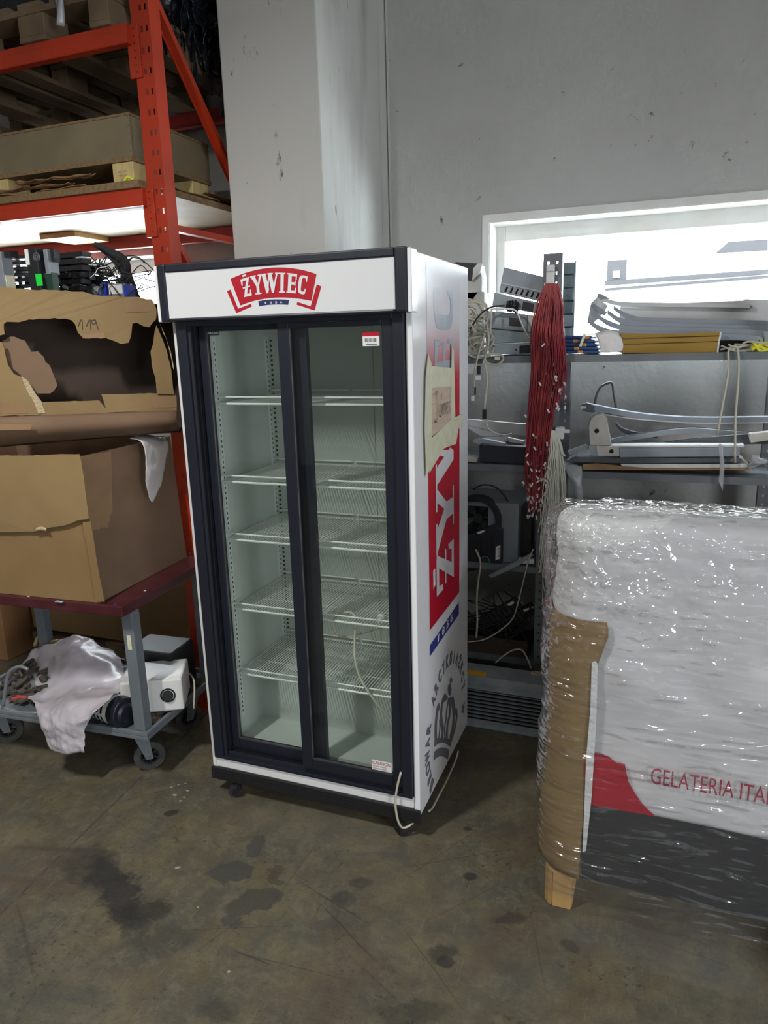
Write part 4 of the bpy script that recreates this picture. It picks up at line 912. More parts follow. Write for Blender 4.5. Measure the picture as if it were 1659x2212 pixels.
for l in ([(168, 706), (176, 690), (178, 712)], [(186, 706), (194, 690), (196, 713)], [(205, 691), (198, 692), (200, 700), (207, 697), (205, 689), (210, 705), (213, 714)]):
    ribbon(hw, catmull([onp(a, b, A_, B_, .0062)[0] for a, b in l], 4), .0022, -vd)
ob('handwriting', hw, 'ink', UB)

# electrical scrap on the torn box
EZ = 1.966
def eb(px0, py0, px1, py1, Y, dep, name, mt, par, **k):
    a, b = at(px0, py0, Y=Y), at(px1, py1, Y=Y); return ob(name, bx(a.x, b.x, Y, Y+dep, min(a.z, b.z), max(a.z, b.z)), mt, par, **k)
def ethg(name, px, Y, label, cat, group=None): p = at(px, 620, Y=Y); return thing(name, (p.x, Y, p.z), label, cat, group)
r = ethg('relay_module', 72, 2.16, 'black relay module with bright green label on the torn box', 'electronics')
eb(53, 537, 91, 640, 2.16, .06, 'module_body', 'black_plastic', r, bevel=.003); eb(52, 539, 64, 572, 2.157, .0025, 'white_label', 'paper', r); eb(76, 592, 92, 617, 2.157, .0025, 'green_label', 'green_label', r)
p = at(79, 555, Y=2.158); rg = M()
for q in (.006, .011, .016): rg.ring(p, (0, 1, 0), q-.001, q, .002, 16)
ob('fan_emblem', rg, 'grey_metal', r)
r = ethg('relay_module', 100, 2.18, 'grey module with circuit board right of the green-labelled one', 'electronics')
eb(92, 539, 108, 592, 2.18, .05, 'module_body', 'grey_metal', r, bevel=.002); eb(92, 590, 118, 640, 2.185, .03, 'circuit_board', 'pcb', r); eb(108, 538, 118, 565, 2.19, .03, 'cover', 'black_plastic', r)
r = ethg('relay_module', 8, 2.12, 'grey finned module at the left edge of the torn box', 'electronics')
eb(-20, 545, 14, 635, 2.12, .05, 'module_body', 'grey_metal', r, bevel=.002); eb(8, 542, 22, 556, 2.125, .04, 'connector', 'black_plastic', r); eb(-10, 596, 16, 622, 2.125, .04, 'terminal_block', 'masking_tape', r)
for i, (x0, x1, y0, y1, Y, lab) in enumerate(((24, 54, 553, 640, 2.2, 'left of the green-labelled module'), (112, 178, 548, 650, 2.34, 'in the middle of the scrap'), (150, 205, 578, 650, 2.44, 'beside the blue-ended transformer'))):
    r = ethg('heat_sink', (x0+x1)/2, Y, 'black finned heat sink '+lab, 'heat sink', 'heat sinks on the torn box')
    eb(x0+8, y0, x1-10, y1, Y+.05, .02, 'core', 'black_plastic', r)
    for k in range(7): yy = y0+(y1-y0)*k/7; eb(x0, yy, x1, yy+(y1-y0)*.055, Y, .05, 'fin', 'black_plastic', r)
r = ethg('transformer', 245, 2.42, 'small grey transformer with a blue end and printed label', 'electronics')
eb(232, 613, 272, 655, 2.42, .05, 'casing', 'grey_metal', r, bevel=.002); eb(219, 609, 232, 655, 2.417, .055, 'blue_end', 'blue_label', r, bevel=.002); eb(266, 616, 276, 655, 2.419, .052, 'blue_end', 'blue_label', r)
eb(234, 616, 265, 634, 2.4175, .002, 'printed_label', 'paper', r)
p, q = at(198, 626, Y=2.42), at(218, 630, Y=2.42); ob('capacitor', M().cyl(p, q, .020, 16), 'grey_metal', None, 'grey round capacitor beside the transformer', 'electronics', bevel=.003)
t = M()
for l, r0 in (([(203, 527), (222, 538), (250, 562), (272, 590), (284, 625), (290, 645)], lambda s: .010+.016*s), ([(212, 530), (240, 545), (266, 562), (274, 585), (272, 610)], lambda s: .008+.012*math.sin(3*s))):
    t.tube([at(a, b, Y=2.48+.02*i) for i, (a, b) in enumerate(l)], r0, 12, 6)
ob('pipe_insulation', t, 'foam_black', None, 'thick curved black pipe insulation rising above the torn box', 'pipe', smooth=True)
t = M(); r_ = random.Random(3)
for k in range(46):
    x, y = r_.uniform(90, 275), r_.uniform(560, 632); t.tube([at(x+dx*r_.uniform(.5, 1.2), y+r_.uniform(-24, 20), Y=2.38+.01*k/3) for dx in (0, 18, 36, 60, 80)], .0022, 5, 4)
ob('wire_tangle', t, 'rubber_black', None, 'tangle of thin black wires among the electrical scrap', 'wires', kind='stuff', smooth=True)
t = M()
for l in ([(118, 580), (135, 583), (152, 596), (165, 612), (185, 617)], [(285, 588), (300, 590), (310, 600), (320, 612), (324, 640)], [(290, 600), (302, 612), (308, 630), (318, 632)], [(296, 583), (303, 590), (306, 582)], [(195, 600), (206, 590), (212, 580), (230, 576)], [(295, 622), (310, 612), (325, 608)]):
    t.tube([at(a, b, Y=2.36) for a, b in l], .0016, 5, 5)
ob('wire_tangle', t, 'paper', None, 'few thin white wires curling right of the pipe insulation', 'wires', kind='stuff', smooth=True)
t = M()
for k in range(110):
    x = r_.uniform(-5, 292); y = r_.uniform(592, 642); p = at(x, y, Y=2.16+.0011*max(x, 0)+r_.uniform(0, .08)); t.cbox(p, (r_.uniform(.01, .04), r_.uniform(.01, .03), r_.uniform(.008, .03)), r_.uniform(0, 3), r_.uniform(-.5, .5))
ob('electrical_parts', t, 'black_plastic', None, 'heap of small dark electrical parts behind the torn box rim', 'electronics', kind='stuff')

# things on the lower deck of the cart
DZ = .233
HT_ = thing('slotted_heater_drum', at(235, 1560, Z=.25), 'white slotted drum casing with black end cap on the cart deck', 'heater')
a, b = at(203, 1543, Y=2.10), at(256, 1546, Y=2.07); a.z = b.z = .297; ax = (b-a).normalized(); n1 = V((0, 0, 1)); n2 = ax.cross(n1)
dm = M(); NA, NL = 30, 14
def dp(l, th, r): return a+ax*l+(n1*math.cos(th)+n2*math.sin(th))*r
Ld = (b-a).length
for i in range(NA):
    t0, t1 = 2*math.pi*i/NA, 2*math.pi*(i+1)/NA
    for j in range(NL):
        hole = j % 2 == 1 and i % 4 != 3 and 0 < j < NL-1
        if hole: continue
        l0, l1 = Ld*j/NL, Ld*(j+1)/NL; dm.add([dp(l0, t0, .061), dp(l1, t0, .061), dp(l1, t1, .061), dp(l0, t1, .061)], [(0, 1, 2, 3)])
ob('slotted_casing', dm, 'enamel_white', HT_)
ob('inner_core', M().cyl(a+ax*.01, b-ax*.005, .050, 18), 'rubber_black', HT_)
ob('end_cap', M().cyl(b, b+ax*.050, .063, 26).cyl(b+ax*.05, b+ax*.058, .045, 26, .03), 'navy', HT_, bevel=.004)
KB = thing('white_control_box', at(340, 1510, Y=2.2), 'white box with round black knob behind the cart leg', 'appliance')
k0 = at(318, 1535, Y=2.14); 
def kb(x0, x1, y0, y1, z0, z1): return M().box(x0, x1, y0, y1, z0, z1).xf(lambda p: V((k0.x, k0.y, 0))+Matrix.Rotation(.5, 3, 'Z') @ V((p.x, p.y, 0))+V((0, 0, p.z)))
ob('casing', kb(-.10, .15, 0, .20, .262, .405), 'enamel_white', KB, bevel=.008)
q = kb(.09, .09, -.002, -.002, .335, .335).v[0]; nn = Matrix.Rotation(.5, 3, 'Z') @ V((0, -1, 0))
ob('knob_ring', M().ring(q, nn, .026, .031, .004, 24), 'navy', KB); ob('knob', M().cyl(q, q+nn*.010, .022, 20), 'rubber_black', KB)
crumple('plastic_sheet', [[at(70, 1402, Y=2.46), at(120, 1388, Y=2.46), at(180, 1376, Y=2.44), at(262, 1420, Y=2.40)], [at(42, 1445, Y=2.38), at(110, 1425, Y=2.36), at(170, 1405, Y=2.33), at(272, 1448, Y=2.32)],
        [at(46, 1492, Y=2.22), at(110, 1478, Y=2.22), at(170, 1468, Y=2.20), at(275, 1475, Y=2.20)], [at(70, 1514, Y=2.02), at(110, 1522, Y=2.0), at(160, 1512, Y=1.99), at(238, 1508, Y=2.02)],
        [at(82, 1556, Y=1.945), at(112, 1560, Y=1.93), at(150, 1556, Y=1.925), at(205, 1540, Y=1.93)], [at(98, 1592, Y=1.94), at(125, 1596, Y=1.925), at(150, 1590, Y=1.92), at(182, 1572, Y=1.93)], [at(104, 1618, Y=1.94), at(128, 1626, Y=1.93), at(150, 1630, Y=1.925), at(186, 1624, Y=1.93)]],
        'tarp', None, 'crumpled whitish plastic sheet draped over the cart deck edge', 'plastic sheet', 11, .012, 45, 60)
r = thing('dark_box', ct_(.05, .45, .25), 'black slatted box at the back of the cart deck', 'box'); ob('body', cbx(-.005+.07, .30, .36, .54, .2335, .44), 'black_plastic', r, bevel=.01)
for k in range(3): ob('slat', cbx(.07, .30, .352, .3595, .28+k*.05, .30+k*.05), 'navy_soft', r)
ob('cable', M().tube([at(378, 1440, Y=2.42), at(400, 1448, Y=2.42), at(415, 1462, Y=2.38), at(420, 1480, Y=2.3), (at(415, 1492, Y=2.25).x, 2.25, .25)], .004, 6, 5), 'cable_beige', None, 'pale cable curving over the right of the cart deck', 'cable', smooth=True)
t = M(); r_ = random.Random(8)
for k in range(130):
    p = ct_(r_.uniform(.01, .12) if k < 40 else r_.uniform(.55, .95), r_.uniform(.14, .50), DZ+.008); t.cbox(p+V((0, 0, r_.uniform(0, .02))), (r_.uniform(.02, .06), r_.uniform(.01, .04), r_.uniform(.01, .02)), r_.uniform(0, 3), r_.uniform(-.3, .3), r_.uniform(-.3, .3))
ob('metal_scraps', t, 'dirt', None, 'small rusty scraps strewn on the cart deck', 'scrap', kind='stuff')
for i, (l, mt, rr_, lab) in enumerate((([(5, 1536), (10, 1500), (18, 1455), (40, 1440), (60, 1445)], 'grey_metal', .007, 'grey bent rod on the left of the cart deck'), ([(5, 1528), (40, 1538), (80, 1540)], 'grey_metal', .006, 'grey rod lying along the front of the cart deck'), ([(75, 1395), (85, 1375), (100, 1388), (130, 1384)], 'wood_block', .010, 'yellowish stick behind the plastic sheet'))):
    ob('bent_rod' if i < 2 else 'stick', M().tube([at(a, b, Y=(2.03, 2.0, 2.5)[i]) for a, b in l], rr_, 8, 4), mt, None, lab, 'rod' if i < 2 else 'stick', smooth=True)
p = at(25, 1510, Y=2.06); ob('red_pliers', M().tube([(p.x-.01, 2.06, .252), (p.x+.03, 2.08, .258), (p.x+.07, 2.08, .252)], .007, 8, 4).tube([(p.x-.01, 2.09, .252), (p.x+.03, 2.085, .258), (p.x+.07, 2.10, .252)], .007, 8, 4), 'ink_red', None, 'red-handled pliers on the cart deck', 'tool', smooth=True)
# under the rack
a, b = at(72, 1352, Y=2.9), at(405, 1402, Y=2.9)
BB = thing('wide_cardboard_box', (-2.75, 3.1, .155), 'wide brown cardboard box on a pallet under the rack', 'box')
ob('box_body', bx(a.x, -2.08, 2.9, 3.5, .157, .62), 'cardboard', BB, bevel=.004)
hw = M(); ribbon(hw, catmull([at(x, y, Y=2.8985) for x, y in ((360, 1340), (345, 1337), (336, 1345), (337, 1358), (350, 1364), (366, 1358))], 4), .004, (0, -1, 0)); ob('red_mark', hw, 'ink_red', BB)
pallet(-3.35, -2.15, 2.88, 3.58, .001, 'dark wooden pallet on the floor under the rack', 'wood', None)
for i, (x0, x1, z, mt, lab) in enumerate(((-4.1, -3.42, .42, 'cardboard_brown', 'brown box at the left edge behind the cart'), (-3.9, -3.44, .62, 'enamel_white', 'white panel box behind the cart at the left edge'))):
    y = 2.75+i*.35; r = thing('storage_box', ((x0+x1)/2, y+.15, 0), lab, 'box'); ob('box_body', bx(x0, x1, y, y+.3, .001, z), mt, r, bevel=.004); ob('lid_flap', bx(x0-.01, x1+.02, y-.01, y+.1, z+.001, z+.006), mt, r)

# ================= METAL SHELVING =================
SY0, SY1 = 3.15, 3.62
SH = thing('metal_shelving', (-.45, 3.4, 0), 'grey steel shelving with punched posts below the window', 'shelving')
def spost(x0, x1, y, par, h=2.072):
    m = M(); w_ = x1-x0; plate(m, x0, x1, y, 0, h, [(x0+w_*.22, x0+w_*.32), (x0+w_*.68, x0+w_*.78)], .041, .011, .02)
    m.box(x0, x0+.002, y+.002, y+.05, 0, h).box(x1-.002, x1, y+.002, y+.05, 0, h); return ob('post', m, 'shelf_grey', par)
for (x0, x1) in ((-1.36, -1.28), (-.488, -.410), (.440, .520)):
    spost(x0, x1, SY0-.003, SH); spost(x0, x1, SY1-.05, SH)
def shelf(x0, x1, zt, lip=.030):
    m = bx(x0, x1, SY0, SY1-.055, zt-.003, zt).box(x0, x1, SY0, SY0+.002, zt-lip, zt-.003).box(x0, x1, SY1-.058, SY1-.056, zt-lip, zt-.003).box(x0, x1, SY0+.002, SY0+.015, zt-lip, zt-lip+.002)
    return ob('shelf', m, 'shelf_grey', SH)
for z in (1.661, 1.182, .712, .25): shelf(-1.279, -.489, z)
for z in (1.661, 1.166, .712, .25): shelf(-.409, .439, z)
p = at(1189, 600, Y=3.13)
ob('hook_bracket', bx(p.x-.016, p.x+.016, 3.118, 3.146, p.z-.06, p.z+.05).box(p.x-.022, p.x+.020, 3.105, 3.118, p.z-.065, p.z-.02).cyl((p.x-.012, 3.115, p.z+.03), (p.x+.016, 3.115, p.z+.03), .008, 10), 'white_metal', SH, bevel=.002)
p = at(1190, 925, Y=3.12)
ob('hook_bracket', bx(p.x-.022, p.x+.004, 3.112, 3.146, p.z-.03, p.z+.035).box(p.x+.02, p.x+.055, 3.11, 3.146, p.z-.045, p.z+.005).box(p.x+.055, p.x+.08, 3.118, 3.125, p.z-.02, p.z-.004), 'white_metal', SH, bevel=.002)

def tq(l, Y, dep, mt, name, par=None, **k):
    return ob(name, M().prism([at(a, b, Y=Y) for a, b in l], (0, dep, 0)), mt, par, **k)
def tthing(name, px, py, Y, label, cat, group=None): return thing(name, at(px, py, Y=Y), label, cat, group)
# power boxes stacked at the left end of the top shelf
r = tthing('metal_box', 1112, 768, 3.22, 'pale steel box at the bottom of the stack on the top shelf', 'metal box', 'steel boxes on the top shelf')
tq([(1068, 744), (1156, 740), (1152, 767), (1068, 765)], 3.20, .28, 'galvanised', 'casing', r, bevel=.003); tq([(1122, 747), (1146, 745), (1146, 763), (1122, 764)], 3.199, .001, 'black_plastic', 'socket', r); tq([(1113, 754), (1116, 754), (1116, 757), (1113, 757)], 3.199, .001, 'dark_slot', 'hole', r)
r = tthing('metal_box', 1100, 742, 3.23, 'blue-grey sloping steel box, second from the bottom of the stack', 'metal box', 'steel boxes on the top shelf')
tq([(1046, 709), (1152, 719), (1152, 739), (1050, 743)], 3.22, .26, 'galvanised', 'casing', r, bevel=.003)
r = tthing('metal_box', 1095, 715, 3.2, 'grey steel box with black socket in the middle of the stack', 'metal box', 'steel boxes on the top shelf')
tq([(1048, 671), (1140, 679), (1139, 717), (1046, 708)], 3.21, .26, 'grey_metal', 'casing', r, bevel=.003); tq([(1100, 686), (1126, 688), (1126, 706), (1100, 704)], 3.209, .001, 'black_plastic', 'socket', r)
tq([(1140, 680), (1162, 682), (1162, 718), (1139, 717)], 3.215, .2, 'profile_white', 'end_plate', r)
r = tthing('metal_box', 1110, 675, 3.18, 'tilted grey steel box with black socket near the top of the stack', 'metal box', 'steel boxes on the top shelf')
tq([(1068, 632), (1166, 654), (1158, 677), (1063, 660)], 3.20, .26, 'grey_metal', 'casing', r, bevel=.003); tq([(1130, 651), (1154, 656), (1151, 674), (1127, 669)], 3.199, .001, 'black_plastic', 'socket', r)
r = tthing('metal_box', 1125, 650, 3.18, 'tilted steel box with seven slots, topmost of the stack', 'metal box', 'steel boxes on the top shelf')
tq([(1089, 577), (1176, 598), (1171, 652), (1078, 631)], 3.20, .26, 'profile_grey', 'casing', r, bevel=.003); tq([(1083, 610), (1172, 629), (1170, 632), (1082, 613)], 3.195, .005, 'galvanised', 'fold', r)
for k in range(7):
    x, y = 1090+k*11.3, 626+k*2.3; tq([(x-1, y+4), (x+3, y+5), (x+8, y-6), (x+5, y-8)], 3.1985, .001, 'dark_slot', 'slot', r)
t = M(); r_ = random.Random(4)
for k in range(12): t.cbox(at(1106+r_.uniform(-9, 9), 664+r_.uniform(-11, 11), Y=3.185+r_.uniform(-.01, .01)), (.02, .015, .014), r_.uniform(0, 3), r_.uniform(0, 2), r_.uniform(0, 2))
PL = ob('black_plugs', t, 'black_plastic', None, 'cluster of black plugs in front of the tilted steel boxes', 'plugs', kind='stuff')
r = thing('folded_carton', (-.93, 3.4, 1.662), 'open white carton behind the top right corner of the fridge', 'box')
tq([(985, 600), (1036, 572), (1041, 600), (1040, 640), (1000, 655), (985, 655)], 3.42, .10, 'paper', 'carton_wall', r); tq([(984, 566), (1032, 569), (1022, 580), (1018, 605), (984, 600)], 3.40, .015, 'navy_soft', 'open_flap', r)
tq([(1032, 569), (1042, 569), (1036, 590), (1020, 606), (1022, 580)], 3.40, .012, 'paper', 'side_flap', r); ob('carton_base', bx(-1.0, -.80, 3.42, 3.52, 1.662, 1.95), 'paper', r)
def cables(name, paths, r0, mt, label, cat, parent=None, kind=None, n=6):
    t = M()
    for l in paths: t.tube(l, r0, n, 5)
    return ob(name, t, mt, parent, label, cat, kind=kind, smooth=True)
r_ = random.Random(21); ps = []
for k in range(30):
    cx, cy, rr = 1010+r_.uniform(-10, 34), 665+r_.uniform(0, 88), r_.uniform(10, 30); a0 = r_.uniform(0, 6); Y = 3.13+r_.uniform(0, .16)
    ps.append([at(cx+rr*1.1*math.cos(a0+i*.8)+r_.uniform(-3, 3), min(cy+rr*.8*math.sin(a0+i*.8), 790), Y=Y if cy < 745 else 3.13+.01*k/30) for i in range(7)])
BC = thing('beige_cable_heap', at(1030, 768, Y=3.2), 'heap of beige cables with hanging plugs beside the fridge on the top shelf', 'cables')
cables('coiled_cables', ps, .0045, 'cable_beige', None, None, BC, 'stuff')
cables('hanging_cable', [[at(a, b, Y=3.125) for a, b in ((1062, 670), (1058, 720), (1047, 770), (1052, 820), (1046, 885))]], .0055, 'cable_beige', None, None, BC)
cables('hanging_cable', [[at(a, b, Y=3.12) for a, b in ((1048, 720), (1035, 760), (1026, 800), (1025, 836))]], .0045, 'cable_beige', None, None, BC)
cables('hanging_cable', [[at(a, b, Y=3.12) for a, b in ((1052, 700), (1055, 745), (1042, 790))]], .0045, 'cable_beige', None, None, BC)
cables('cable_loop', [[at(a, b, Y=3.12) for a, b in ((1045, 768), (1062, 764), (1082, 766), (1087, 776), (1075, 787), (1055, 785), (1047, 776))]], .0045, 'cable_beige', None, None, BC)
for (x, y, w_, h, mt) in ((1034, 800, 3, 9, 'rubber_black'), (1032, 816, 6, 5, 'paper'), (1026, 845, 1.2, 8, 'rubber_black'), (1021, 861, 3, 5, 'paper'), (1046, 895, 4, 10, 'rubber_black'), (1048, 910, 6, 4, 'cable_beige'), (1074, 774, 5, 4, 'masking_tape')):
    a, b = at(x-w_, y-h, Y=3.115), at(x+w_, y+h, Y=3.115); ob('plug', bx(a.x, b.x, 3.112, 3.124, b.z, a.z), mt, BC, bevel=.001)
cables('black_cable', [[at(a, b, Y=3.14) for a, b in ((1015, 712), (1035, 682), (1060, 664), (1090, 660))]], .004, 'rubber_black', 'black cable running from the beige heap to the plugs', 'cable')
cables('white_cable', [[at(a, b, Y=3.14) for a, b in ((1060, 668), (1095, 667), (1115, 672), (1125, 695), (1140, 725), (1155, 738))]], .004, 'enamel_white', 'white cable crossing in front of the steel boxes', 'cable')

# hanging wire bundles
def bundle(name, gens, r0, mt, label, con_mt, seed, Y0):
    r_ = random.Random(seed); r = thing(name, at(gens[0][0][0][0], gens[0][0][0][1], Y=Y0), label, 'wires'); t = M(); c = M()
    for (keys, n, spread, ymin, ymax) in gens:
        for k in range(n):
            u = r_.uniform(-1, 1); ye = r_.uniform(ymin, ymax)**1.0; d = r_.uniform(-.018, .02); P = []
            for i, (x, y, hw) in enumerate(keys):
                if y > ye: 
                    break
                P.append(at(x+u*hw+r_.uniform(-1, 1)*spread*min(1, i), y, Y=Y0+d*min(1, i*.5)))
            x, y, hw = keys[min(len(P), len(keys)-1)]; P.append(at(x+u*hw+r_.uniform(-4, 4), ye, Y=Y0+d))
            t.tube(P, r0, 4, 3, cap=False)
            if r_.random() < .5: e = P[-1]; c.cbox(e-V((0, 0, .006)), (.007, .006, .015), r_.uniform(-.6, .6), r_.uniform(-.5, .5), r_.uniform(-.7, .7))
    for k in range(18):
        keys = gens[0][0]; i = r_.randrange(2, len(keys)); c.cbox(at(keys[i][0]+r_.uniform(-1, 1)*keys[i][2], keys[i][1]+r_.uniform(-40, 40), Y=Y0-.024), (.006, .005, .018), 0, 0, r_.uniform(-.9, .9))
    ob('wires', t, mt, r, kind='stuff'); ob('connectors', c, con_mt, r, kind='stuff'); return r
bundle('red_wire_bundle', [([(1191, 612, 12), (1186, 660, 25), (1180, 720, 31), (1182, 780, 33), (1174, 850, 30), (1166, 920, 26), (1160, 1000, 24), (1158, 1060, 20), (1160, 1110, 18)], 120, 4, 960, 1115),
                           ([(1198, 612, 8), (1206, 660, 10), (1208, 720, 10), (1212, 780, 10), (1210, 850, 13), (1208, 890, 15)], 34, 3, 800, 890), ([(1186, 640, 4), (1166, 720, 12), (1160, 850, 12), (1150, 960, 14), (1146, 1060, 14)], 24, 4, 800, 1100)],
       .0021, 'wire_red', 'thick bundle of dark red wires with white connectors hanging from the post', 'paper', 31, 3.105)
bundle('grey_wire_bundle', [([(1194, 930, 4), (1200, 965, 12), (1200, 1010, 19), (1198, 1060, 24), (1196, 1110, 26), (1190, 1160, 27), (1186, 1220, 22), (1182, 1270, 18)], 90, 4, 1080, 1235), ([(1190, 1000, 10), (1186, 1100, 16), (1180, 1180, 14), (1178, 1250, 12), (1180, 1310, 9)], 12, 5, 1200, 1310)],
       .0022, 'wire_grey', 'bundle of pale grey wires hanging below the red ones', 'profile_white', 37, 3.10)
cables('wire_loop', [[at(a, b, Y=3.11) for a, b in ((1215, 1090), (1228, 1100), (1232, 1120), (1222, 1145), (1222, 1165), (1230, 1175), (1236, 1160), (1228, 1130), (1218, 1100))]], .0022, 'wire_grey', 'single grey wire loop right of the grey bundle', 'wires')

# right end of the top shelf
r = thing('small_parts_drawers', (-.36, 3.45, 1.662), 'tall clear parts drawer cabinet behind the shelving post', 'drawers')
a, b = at(1212, 565, Y=3.45), at(1240, 700, Y=3.45)
ob('cabinet_frame', bx(a.x, b.x, 3.52, 3.535, 1.662, a.z).box(a.x, a.x+.006, 3.45, 3.52, 1.662, a.z).box(b.x-.006, b.x, 3.45, 3.52, 1.662, a.z), 'galvanised', r)
nD = 7
for k in range(nD):
    z = 1.664+(a.z-1.664)*k/nD; ob('drawer', bx(a.x+.007, b.x-.007, 3.452, 3.518, z+.003, z+(a.z-1.664)/nD-.004), 'drawer_clear' if k > 2 else 'galvanised', r, bevel=.002)
SLV = 'blue folded sleeves with brown labels on the top shelf'
for k in range(5):
    r = tthing('blue_sleeve', 1255, 764-k*8, 3.19, 'folded dark blue sleeve with brown label, '+('lowest', 'second from bottom', 'middle', 'second from top', 'topmost')[k]+' in the stack', 'sleeve', SLV)
    x1_ = (1296, 1294, 1290, 1286, 1280)[k]; y = 764-k*8
    tq([(1217, y), (1217, y-7.4), (x1_-6, y-7.2), (x1_, y-4), (x1_-4, y+.3)], 3.18+.004*k, .16, 'blue_sleeve', 'sleeve_body', r, bevel=.004)
    xl = (1248, 1240, 1256, 1238, 1262)[k]; tq([(xl, y), (xl, y-7), (xl+11, y-7), (xl+11, y)], 3.179+.004*k, .001, 'orange_label', 'label', r)
tq([(1251, 748), (1260, 722), (1266, 723), (1256, 749)], 3.172, .001, 'masking_tape', 'paper_strip', label='pale paper strip across the blue sleeves', cat='paper')
crumple('white_bag', [[at(1285, 719, Y=3.30), at(1305, 714, Y=3.30), at(1335, 713, Y=3.31)], [at(1286, 724, Y=3.19), at(1312, 717, Y=3.18), at(1340, 722, Y=3.19)], [at(1292, 742, Y=3.175), at(1315, 740, Y=3.17), at(1346, 742, Y=3.18)], [at(1294, 764, Y=3.18), at(1315, 762, Y=3.17), at(1343, 757, Y=3.18)]], 'tissue', None, 'crumpled white bag beside the blue sleeves', 'bag', 5, .008, 16, 18)
GB = 'long brass-coloured profiles on the top shelf'
for k, l in enumerate(([(1341, 763), (1341, 745), (1552, 738), (1549, 763)], [(1341, 744), (1341, 733), (1555, 726), (1552, 737.5)], [(1341, 732), (1341, 720), (1360, 720), (1430, 722), (1556, 717), (1555, 725)])):
    r = tthing('brass_profile', 1450, 750-k*12, 3.2, 'gold-brown profile beside the white bag, '+('lowest', 'middle', 'topmost')[k]+' of three', 'profile', GB); tq(l, 3.185+.004*k, .12-.02*k, 'brass', 'profile_body', r, bevel=.002)
    e = l[-1] if k else l[3]; f = l[2] if not k else l[-2]; tq([(e[0]-1, e[1]), (f[0]-1, f[1]), (f[0]+3, f[1]), (e[0]+3, e[1])], 3.184+.004*k, .10, 'enamel_white', 'end_cap', r)
def strip_thing(name, path, h, Y, dep, mt, label, cat='profile', group=None, par=None):
    P = catmull([at(a, b, Y=Y) for a, b in path], 6); Q = catmull([at(a, b+h*(1 if i else .8), Y=Y) for i, (a, b) in enumerate(path)], 6); m = M()
    n = len(P); k = 0
    vv = P+Q+[p+V((0, dep, 0)) for p in P]+[p+V((0, dep, 0)) for p in Q]; f = []
    for i in range(n-1): f += [[i, i+1, n+i+1, n+i], [2*n+i+1, 2*n+i, 3*n+i, 3*n+i+1], [i+1, i, 2*n+i, 2*n+i+1], [n+i, n+i+1, 3*n+i+1, 3*n+i]]
    f += [[0, n, 3*n, 2*n], [n-1, 3*n-1, 4*n-1, 2*n-1]]
    return ob(name, m.add(vv, f), mt, par, label, cat, group, smooth=.5)
GC = 'grey upswept profiles on the top shelf'
for k, (l, h) in enumerate((([(1273, 690), (1292, 702), (1320, 712), (1370, 715), (1500, 719), (1620, 724), (1640, 737)], 13), ([(1290, 678), (1312, 691), (1345, 702), (1395, 705), (1520, 709), (1636, 713), (1652, 728)], 12), ([(1312, 669), (1335, 684), (1365, 692), (1410, 695), (1540, 700), (1700, 705)], 12), ([(1325, 660), (1348, 674), (1378, 684), (1410, 686), (1540, 689), (1700, 694)], 11))):
    strip_thing('grey_profile', l, h, 3.24+.035*k, .03, 'profile_grey', 'grey profile with upswept left end, '+('lowest', 'second from the bottom', 'third from the bottom', 'topmost')[k]+' of four on the top shelf', group=GC)
r = tthing('white_profile', 1400, 650, 3.42, 'long white channel profile with rounded end leaning above the grey ones', 'profile')
strip_thing('profile_body', [(1290, 641), (1310, 645), (1345, 652), (1450, 654), (1608, 656), (1620, 660)], 9, 3.42, .03, 'profile_white', None, None, par=r); tq([(1291, 634), (1298, 634), (1318, 645), (1288, 648)], 3.415, .03, 'profile_grey', 'profile_end', r)
r = tthing('white_profile', 1280, 690, 3.4, 'short white curved profile end left of the grey profiles', 'profile')
tq([(1276, 655), (1290, 641), (1312, 660), (1306, 672), (1290, 690), (1278, 700), (1268, 698)], 3.40, .03, 'profile_white', 'profile_body', r, bevel=.003)
tq([(1276, 660), (1283, 656), (1312, 674), (1306, 682), (1290, 674)], 3.395, .004, 'profile_grey', 'inner_edge', r)
a, b = at(1340, 660, Y=3.47), at(1690, 700, Y=3.47); ob('foam_board', bx(a.x, b.x, 3.46, 3.475, 1.662, a.z), 'profile_white', None, 'long white board standing behind the grey profiles', 'board', bevel=.002)
a, b = at(1555, 737, Y=3.3), at(1640, 764, Y=3.3); ob('black_tray', bx(a.x, b.x, 3.3, 3.45, 1.662, a.z), 'navy_soft', None, 'low black tray behind the cables on the top shelf', 'tray', bevel=.003)
cables('white_wire', [[at(a, b, Y=3.47) for a, b in ((1606, 652), (1612, 648), (1640, 653), (1690, 662))]], .004, 'profile_white', 'thin white rod resting above the white board', 'rod')
r_ = random.Random(5); cables('beige_cables', [[at(1560+r_.uniform(-4, 90)+dx, 752+r_.uniform(-9, 9), Y=3.18+.01*k/4) for dx in (0, 16, 34, 60)] for k in range(14)]+[[at(a, b, Y=3.16) for a, b in ((1604, 742), (1620, 738), (1660, 744))]], .004, 'cable_beige', 'tangled beige cables at the right end of the top shelf', 'cables', kind='stuff')
cables('yellow_cables', [[at(1622+r_.uniform(0, 8)+dx, 748+r_.uniform(-9, 11), Y=3.16+.01*k/4) for dx in (0, 14, 30, 48)] for k in range(14)], .006, 'yellow_plastic', 'bright yellow cable bundle at the right end of the top shelf', 'cables', kind='stuff')
cables('beige_cable', [[at(a, b, Y=3.135) for a, b in ((1590, 748), (1574, 756), (1574, 800), (1562, 870), (1550, 938))]], .0042, 'cable_beige', 'left one of two beige cords hanging in front of the right shelf bay', 'cord')
cables('beige_cable', [[at(a, b, Y=3.13) for a, b in ((1580, 748), (1594, 756), (1595, 820), (1589, 900), (1588, 1000))]], .0045, 'cable_beige', 'right one of two beige cords hanging in front of the right shelf bay', 'cord')

